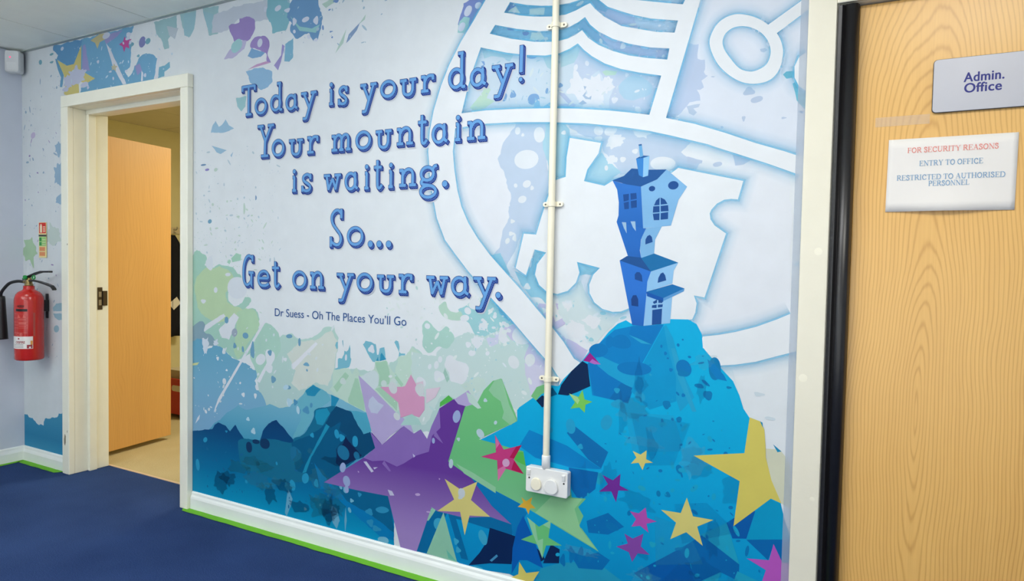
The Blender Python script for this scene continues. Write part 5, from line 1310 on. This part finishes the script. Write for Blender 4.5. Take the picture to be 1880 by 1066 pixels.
def serif_line(text, u0, u1, z, h, mat):
    adv = []; x = 0
    for ch in text:
        if ch == ' ': x += .30; continue
        adv.append((ch, x)); x += SER[ch][0] + .10
    k = (u1 - u0) / (x - .10); bm = bmesh.new(); up = 0.0
    for ch, ox in adv:
        for wgt, *pts in SER[ch][1]:
            w = h * .060 * wgt
            P_ = [Vector((u0 + (ox + p[0]) * k, z + p[1] * h)) for p in pts]
            for i, (a, b) in enumerate(zip(P_, P_[1:])):
                up = (up + .000012) % .0006; d = (b - a).normalized(); nn = Vector((-d.y, d.x)) * w; e = d * w * .5
                q = [a - e + nn, a - e - nn, b + e - nn, b + e + nn]
                bm.faces.new([bm.verts.new((v.x, DF - .0024 - .012 * (1 - (v.y - pz0) / (pz1 - pz0)) ** 3 * math.sin(math.pi * min(1, max(0, (v.x - px0) / (px1 - px0)) * 1.05)) ** 2 - .0012 - up, v.y)) for v in q])
    bmesh.ops.recalc_face_normals(bm, faces=bm.faces)
    return under(obj('lettering', bm, mat), NOTE)
M_RED = plain('red_print', (232, 130, 116), 0.7); M_BLUE = plain('blue_print', (108, 154, 192), 0.7)
TXT = [("FOR SECURITY REASONS", .036, .240, 1.5455, M_RED), ("ENTRY TO OFFICE", .065, .208, 1.5090, M_BLUE),
       ("RESTRICTED TO AUTHORISED", .013, .257, 1.4715, M_BLUE), ("PERSONNEL", .088, .180, 1.4540, M_BLUE)]
for t, a, b, z, m in TXT: serif_line(t, a, b, z, .0135 if t != 'PERSONNEL' else .0132, m)
# strip of clear tape above the notice
bm = bmesh.new(); box(bm, -.045, .085, DF - .0008, DF - .0002, 1.622, 1.648)
m, N, L, b = new_mat('clear_tape'); b.inputs['Base Color'].default_value = rgb((240, 226, 200)); b.inputs['Alpha'].default_value = 0.22; b.inputs['Roughness'].default_value = 0.2
tag(obj('adhesive_tape', bm, m), 'strip of clear sticky tape left on the door between sign and notice', 'tape')

# ------------------------------------------------------------------ fire extinguisher
EX0, EY0 = -4.222, -.098
EXT = thing('fire_extinguisher', 'red fire extinguisher with black horn hanging on the wall left of the doorway', 'fire extinguisher', (EX0, EY0, .632))
M_REDP = plain('red_enamel', (194, 32, 22), 0.22, 0.5, vary=.02, coat=0.4)
M_BLK = plain('black_plastic', (24, 24, 26), 0.4, 0.5)
R_ = .0705
T0 = Matrix.Translation((EX0, EY0, 0))
bm = bmesh.new()
lathe(bm, [(.052, .634), (.0625, .632), (.069, .636), (R_, .644), (R_, .962), (.0685, .982), (.062, 1.000), (.051, 1.013), (.038, 1.020), (.029, 1.026), (.027, 1.034), (.027, 1.047)], 56, T0)
BODY = under(obj('cylinder', bm, M_REDP), EXT)
bm = bmesh.new(); lathe(bm, [(.020, 1.047), (.0215, 1.049), (.0215, 1.058), (.017, 1.060), (.017, 1.078), (.014, 1.084), (.014, 1.092)], 28, T0)
tube(bm, [(EX0 - .012, EY0, 1.068), (EX0 - .040, EY0 - .004, 1.068)], .009, 14)
under(obj('valve', bm, plain('brass', (150, 132, 84), 0.35, 0.6, 0.8), label='brass valve'), EXT)
def bar(bm, pts, w, t):
    """flat lever swept along points; width w across, thickness t"""
    pts = [Vector(p) for p in pts]; rings = []
    for i, p in enumerate(pts):
        d = (pts[min(i + 1, len(pts) - 1)] - pts[max(i - 1, 0)]).normalized()
        s = Vector((-d.y, d.x, 0)).normalized() * w / 2; n = d.cross(s).normalized() * t / 2
        rings.append([bm.verts.new(p + s + n), bm.verts.new(p + s - n), bm.verts.new(p - s - n), bm.verts.new(p - s + n)])
    for a, b in zip(rings, rings[1:]):
        for k in range(4): bm.faces.new((a[k], a[(k + 1) % 4], b[(k + 1) % 4], b[k]))
    bm.faces.new(rings[0]); bm.faces.new(list(reversed(rings[-1])))
    bmesh.ops.recalc_face_normals(bm, faces=bm.faces)
LD = Vector((.90, .10, 0))
def lv(d, z): return (EX0 + LD.x * d, EY0 + LD.y * d, z)
bm = bmesh.new(); bar(bm, [lv(-.045, 1.082), lv(-.03, 1.090), lv(.02, 1.104), lv(.07, 1.118), lv(.12, 1.128), lv(.205, 1.130)], .022, .010)
under(obj('squeeze_lever', bm, M_BLK, bevel=.002), EXT)
bm = bmesh.new(); bar(bm, [lv(-.02, 1.072), lv(.04, 1.078), (lv(.10, 1.072)), lv(.16, 1.062), lv(.215, 1.050), lv(.232, 1.038), lv(.238, 1.030)], .022, .009)
under(obj('carry_handle', bm, M_BLK, bevel=.002), EXT)
bm = bmesh.new(); lathe(bm, [(.0115, -.006), (.0125, -.004), (.0125, .004), (.0115, .006)], 20, Matrix.Translation((EX0 + .005, EY0 - .022, 1.094)) @ Matrix.Rotation(math.pi / 2, 4, 'X'))
under(obj('safety_seal', bm, plain('green_plastic', (20, 150, 62), 0.4), label='green safety seal'), EXT)
bm = bmesh.new()
ring = [(EX0 + .075 + .013 * math.cos(t), EY0 - .012, 1.096 + .010 * math.sin(t)) for t in (2 * math.pi * k / 16 for k in range(17))]
tube(bm, ring, .0034, 8)
under(obj('pull_ring', bm, plain('green_plastic', (20, 150, 62), 0.4), label='green pull ring'), EXT)
HX, HY = -4.415, -.150
bm = bmesh.new()
tube(bm, [tuple(v) for v in catmull([(EX0 - .04, EY0 - .004, 1.068), (EX0 - .09, EY0 - .015, 1.070), (EX0 - .14, EY0 - .030, 1.058), (HX + .025, HY + .008, 1.030), (HX + .006, HY, 1.002), (HX, HY, .975)], False, 5)], .0085, 12)
under(obj('hose', bm, M_BLK), EXT)
bm = bmesh.new()
lathe(bm, [(.012, .985), (.020, .982), (.022, .965), (.026, .88), (.033, .745), (.0345, .738), (.031, .738), (.022, .88), (.016, .95)], 30, Matrix.Translation((HX, HY, 0)), cap=False)
bmesh.ops.recalc_face_normals(bm, faces=bm.faces)
under(obj('horn', bm, M_BLK, label='black discharge horn'), EXT)
bm = bmesh.new(); box(bm, EX0 - .02, EX0 + .02, -.03, -.004, .90, .965); box(bm, EX0 - .012, EX0 + .012, -.006, -.003, .86, 1.0)
under(obj('bracket', bm, M_BLK), EXT)
# label wrapped round the cylinder, facing the corridor
FA = math.atan2(-1.75, 4.222)          # direction of the front of the label
def wrap(a, z, lift): return Vector((EX0 + (R_ + lift) * math.cos(FA + a), EY0 + (R_ + lift) * math.sin(FA + a), z))
def patch(bm, a0, a1, z0, z1, lift, mi=0, n=14):
    A = [[bm.verts.new(wrap(a0 + (a1 - a0) * i / n, z, lift)) for i in range(n + 1)] for z in (z0, z1)]
    for i in range(n): f = bm.faces.new((A[0][i], A[0][i + 1], A[1][i + 1], A[1][i])); f.material_index = mi; f.smooth = True
def wrap_text(name, body, a0, a1, z0, z1, mat, parent, lift, bold=.02):
    me = text_mesh(name, body, a0, a1, z0, z1, None, bold=bold, link=False)
    for v in me.vertices: v.co = wrap(v.co.x, v.co.z, lift)
    me.materials.clear(); me.materials.append(mat)
    o = bpy.data.objects.new(name, me); COL.objects.link(o); return under(o, parent)
M_LW = plain('label_white', (232, 228, 224), 0.35); M_LR = plain('label_pale_red', (226, 120, 108), 0.35); M_LB = plain('label_black', (28, 16, 16), 0.4)
M_LM = plain('label_maroon', (150, 40, 50), 0.4); M_LO = plain('label_orange', (222, 150, 60), 0.4)
bm = bmesh.new()
patch(bm, -1.75, .18, .700, .768, .0008, 0, 30)
patch(bm, -.22, .14, .702, .722, .0010, 2); patch(bm, .02, .16, .722, .745, .0010, 3); patch(bm, -.08, .04, .703, .712, .0012, 0)
for k in range(3): patch(bm, -1.3, -.45, .706 + .008 * k, .7085 + .008 * k, .0010, 1)
patch(bm, -.86, -.74, .752, .760, .0010, 2)
under(obj('maker_label', bm, [M_LW, plain('label_grey', (150, 140, 140), .4), M_LM, M_LO], label='white band label with maroon lettering'), EXT)
wrap_text('label_lettering', 'OSSFIRE', -1.06, -.34, .729, .743, M_LM, EXT, .0012, .03)
bm = bmesh.new()
for z in (.7685, .789, .815, .832, .848, .870, .894): patch(bm, -1.25, -.16, z - .0006, z + .0006, .0006, 0)
for a in (-.90, -.165): patch(bm, a, a + .014, .768, .895, .0006, 0, 2)
for z in (.823, .840, .8445, .8365, .8585, .863): patch(bm, -.80, -.25, z, z + .0022, .0006, 0)
for a in (-.82, -.78, -.44, -.40):  # little pictograms
    patch(bm, a, a + .030, .874, .889, .0006, 0, 3)
patch(bm, -.86, -.68, .873, .878, .0007, 0, 4); patch(bm, -.48, -.28, .873, .878, .0007, 0, 4)
for k in range(18):
    t = 2 * math.pi * k / 18; t2 = 2 * math.pi * (k + 1) / 18
    for cx in (-.62, -.86):
        bm.faces.new([bm.verts.new(wrap(cx + q[0], .779 + q[1], .0007)) for q in ((.13 * math.cos(t), .0085 * math.sin(t)), (.13 * math.cos(t2), .0085 * math.sin(t2)), (.11 * math.cos(t2), .0072 * math.sin(t2)), (.11 * math.cos(t), .0072 * math.sin(t)))])
patch(bm, -.66, -.58, .774, .785, .0007, 0, 3)
patch(bm, .20, .34, .77, .90, .0006, 1, 4)
under(obj('instruction_label', bm, [M_LR, plain('label_dark_red', (170, 70, 60), .4)], label='pale lined instruction panel'), EXT)
bm = bmesh.new(); patch(bm, -1.05, -.17, .907, .921, .0007, 0)
under(obj('type_band', bm, M_LB, label='black band below the lettering'), EXT)
wrap_text('label_lettering', 'AZEX', -.92, -.36, .929, .942, M_LB, EXT, .0008, .03)

# ------------------------------------------------------------------ extinguisher identification sign
IDS = thing('identification_sign', 'narrow red and green extinguisher identification sticker above the red cylinder', 'sign', (-4.264, 0, 1.206))
ix0, ix1, iz0, iz1 = -4.303, -4.222, 1.206, 1.408
LS = .0052
bm = bmesh.new(); box(bm, ix0, ix1, -LS, -.0042, iz0, iz1)
under(obj('backing', bm, plain('sticker_cream', (232, 216, 150), .5)), IDS)
def pan(name, c, x0, x1, z0, z1, lift=.0003):
    bm = bmesh.new(); box(bm, ix0 + (ix1 - ix0) * x0, ix0 + (ix1 - ix0) * x1, -LS - lift, -LS, iz0 + (iz1 - iz0) * z0, iz0 + (iz1 - iz0) * z1)
    return under(obj(name, bm, plain('sticker_' + name + str(c[0]), c, .5)), IDS)
pan('red_panel', (214, 44, 30), .06, .94, .69, .99)
pan('black_band', (60, 66, 60), .0, 1.0, .60, .655)
pan('green_panel', (150, 206, 120), .06, .94, .33, .59)
pan('pictogram', (40, 150, 70), .08, .36, .47, .57, .0005); pan('pictogram', (40, 150, 70), .08, .36, .345, .44, .0005)
pan('pictogram', (220, 140, 90), .10, .80, .19, .30, .0005); pan('pictogram', (220, 140, 90), .10, .80, .05, .16, .0005)
bm = bmesh.new()
def ii(p): return (ix0 + (ix1 - ix0) * p[0], iz0 + (iz1 - iz0) * p[1])
prism(bm, [ii(p) for p in ((.18, .71), (.44, .71), (.44, .90), (.38, .925), (.38, .955), (.24, .955), (.24, .925), (.18, .90))], -LS - .0006, -LS)
under(obj('symbol', bm, plain('sticker_symbol', (240, 226, 190), .5)), IDS)
for k in range(4):
    bm = bmesh.new(); prism(bm, [ii(p) for p in ((.58, .73 + .045 * k), (.86, .73 + .045 * k), (.86, .752 + .045 * k), (.58, .752 + .045 * k))], -LS - .0006, -LS); under(obj('text_line', bm, plain('sticker_symbol', (240, 226, 190), .5)), IDS)
for k in range(3):
    bm = bmesh.new(); prism(bm, [ii(p) for p in ((.46, .36 + .07 * k), (.88, .36 + .07 * k), (.88, .375 + .07 * k), (.46, .375 + .07 * k))], -LS - .0006, -LS); under(obj('text_line', bm, plain('sticker_symbol', (240, 226, 190), .5)), IDS)

# ------------------------------------------------------------------ motion detector in the corner by the ceiling
PIR = thing('motion_detector', 'white plastic motion detector with red light in the corner below the ceiling', 'motion sensor', (-4.452, -.050, 2.262))
PM = Matrix.Translation((-4.452, -.050, 0)) @ Matrix.Rotation(math.radians(38), 4, 'Z')
M_PIR = plain('pir_plastic', (214, 216, 216), .4, .4)
bm = bmesh.new()
pl = round_rect(-.040, .040, 2.262, 2.388, .014)
prof = []
a = [bm.verts.new(PM @ Vector((p[0], -.026, p[1]))) for p in pl]
b = [bm.verts.new(PM @ Vector((p[0], .012, p[1]))) for p in pl]
c = [bm.verts.new(PM @ Vector((p[0] * .88, -.036, 2.325 + (p[1] - 2.325) * .93))) for p in pl]
bm.faces.new(c); bm.faces.new(list(reversed(b)))
for i in range(len(pl)):
    j = (i + 1) % len(pl)
    bm.faces.new((a[i], b[i], b[j], a[j])); bm.faces.new((c[i], a[i], a[j], c[j]))
bmesh.ops.recalc_face_normals(bm, faces=bm.faces)
under(obj('housing', bm, M_PIR), PIR)
bm = bmesh.new()
A = [[bm.verts.new(PM @ Vector((.026 * (i / 5 - 1), -.036 - .005 * math.sin(math.pi * i / 10), z))) for i in range(11)] for z in (2.275, 2.318)]
for i in range(10): bm.faces.new((A[0][i], A[0][i + 1], A[1][i + 1], A[1][i]))
under(obj('lens', bm, plain('pir_lens', (222, 224, 224), .5, .3)), PIR)
bm = bmesh.new(); lathe(bm, [(.0042, 0), (.0042, .0012), (.002, .002)], 14, PM @ Matrix.Translation((-.008, -.036, 2.347)) @ Matrix.Rotation(math.pi / 2, 4, 'X'))
under(obj('indicator_light', bm, plain('red_led', (240, 60, 100), .3, emit=((255, 60, 100), 1.6)), label='lit red indicator'), PIR)

# ------------------------------------------------------------------ inside the office: coats on hooks and things on the floor
RAIL = thing('coat_rail', 'pale coat rail with metal hooks high on the office wall', 'coat rail', (OL, 2.02, 1.44))
bm = bmesh.new(); box(bm, OL + .001, OL + .018, 1.70, 2.34, 1.445, 1.505)
under(obj('board', bm, plain('rail_board', (214, 200, 170), .5)), RAIL)
for y in (1.80, 1.96, 2.06, 2.20):
    bm = bmesh.new(); tube(bm, [(OL + .018, y, 1.485), (OL + .05, y, 1.480), (OL + .066, y, 1.492), (OL + .070, y, 1.512)], .006, 10)
    tube(bm, [(OL + .018, y, 1.462), (OL + .040, y, 1.450), (OL + .052, y, 1.456)], .005, 10)
    under(obj('hook', bm, plain('hook_metal', (200, 200, 196), .3, .6, .7)), RAIL)
def coat(name, label, y0, y1, ztop, zbot, col, seed, depth):
    r = random.Random(seed); bm = bmesh.new(); n = 40; rings = []
    ph = r.uniform(0, 6)
    for j in range(15):
        v = j / 14; z = ztop + (zbot - ztop) * v; sh = min(1, .35 + 1.3 * v ** .55)
        row = []
        for i in range(n):
            t = 2 * math.pi * i / n
            fold = 1 + .10 * math.sin(5 * t + ph + 1.5 * v) + .06 * math.sin(9 * t + 2 * ph)
            row.append(bm.verts.new((OL + .030 + depth * .5 + depth * .42 * sh * fold * math.cos(t), (y0 + y1) / 2 + (y1 - y0) / 2 * sh * fold * math.sin(t), z + .012 * math.sin(3 * t) * v)))
        rings.append(row)
    for a, b in zip(rings, rings[1:]):
        for i in range(n): f = bm.faces.new((a[i], b[i], b[(i + 1) % n], a[(i + 1) % n])); f.smooth = True
    bm.faces.new(rings[0]); bm.faces.new(list(reversed(rings[-1])))
    bmesh.ops.recalc_face_normals(bm, faces=bm.faces)
    return obj(name, bm, plain('cloth' + str(seed), col, .9, .1, bump=.4, bscale=90))
c1 = coat('coat', '', 1.74, 1.98, 1.43, .50, (34, 36, 44), 3, .15)
tag(c1, 'dark coat hanging from the office rail behind the open wooden door', 'coat')
bm = bmesh.new(); prism(bm, [(1.80, .80), (1.88, .86), (1.92, .80), (1.85, .74)], 0, .0015)
for v in bm.verts: v.co = Vector((OL + .175 + v.co.y, v.co.x, v.co.z))
o = obj('label_tag', bm, M_PAPER, label='white tag'); o.parent = c1
c2 = coat('coat', '', 2.06, 2.34, 1.44, .58, (40, 42, 48), 5, .15)
tag(c2, 'second dark coat further along the office rail, right of the first', 'coat')

# red crate with wheels, seen between the leaf and the frame
CRX, CRY = -4.74, 1.16
CR = thing('storage_crate', 'red plastic crate with hand hole on the office floor behind the door', 'crate', (CRX, CRY, 0))
bm = bmesh.new()
x0, x1, y0, y1, z0, z1, t = CRX - .17, CRX + .17, CRY - .01, CRY + .29, .03, .30, .006
box(bm, x0, x1, y0, y1, z0, z0 + t); box(bm, x0, x1, y0, y0 + t, z0 + t, z1); box(bm, x0, x1, y1 - t, y1, z0 + t, z1); box(bm, x0, x0 + t, y0 + t, y1 - t, z0 + t, z1); box(bm, x1 - t, x1, y0 + t, y1 - t, z0 + t, z1)
box(bm, x0 - .008, x1 + .008, y0 - .008, y0, z1 - .02, z1); box(bm, x0 - .008, x1 + .008, y1, y1 + .008, z1 - .02, z1); box(bm, x0 - .008, x0, y0, y1, z1 - .02, z1); box(bm, x1, x1 + .008, y0, y1, z1 - .02, z1)
under(obj('tub', bm, plain('red_plastic', (196, 48, 30), .4)), CR)
bm = bmesh.new(); prism(bm, round_rect(CRX - .02, CRX + .10, .205, .25, .02), y0 - .0025, y0 - .0005)
under(obj('hand_hole', bm, plain('pale_inside', (226, 216, 196), .6), label='pale hand hole'), CR)
for x in (x0 + .05, x1 - .05):
    for y in (y0 + .04, y1 - .04):
        bm = bmesh.new(); lathe(bm, [(.016, -.008), (.016, .008)], 18, Matrix.Translation((x, y, .016)) @ Matrix.Rotation(math.pi / 2, 4, 'Y'))
        box(bm, x - .006, x + .006, y - .006, y + .006, .02, .032)
        under(obj('castor', bm, M_BLK), CR)
bm = bmesh.new()
box(bm, x0 + .02, x1 - .02, y0 + .03, y1 - .03, .037, .36)
tag(obj('paper_bundle', bm, plain('buff_paper', (190, 178, 150), .8), bevel=.004), 'buff bundle of papers standing in the red crate', 'papers')
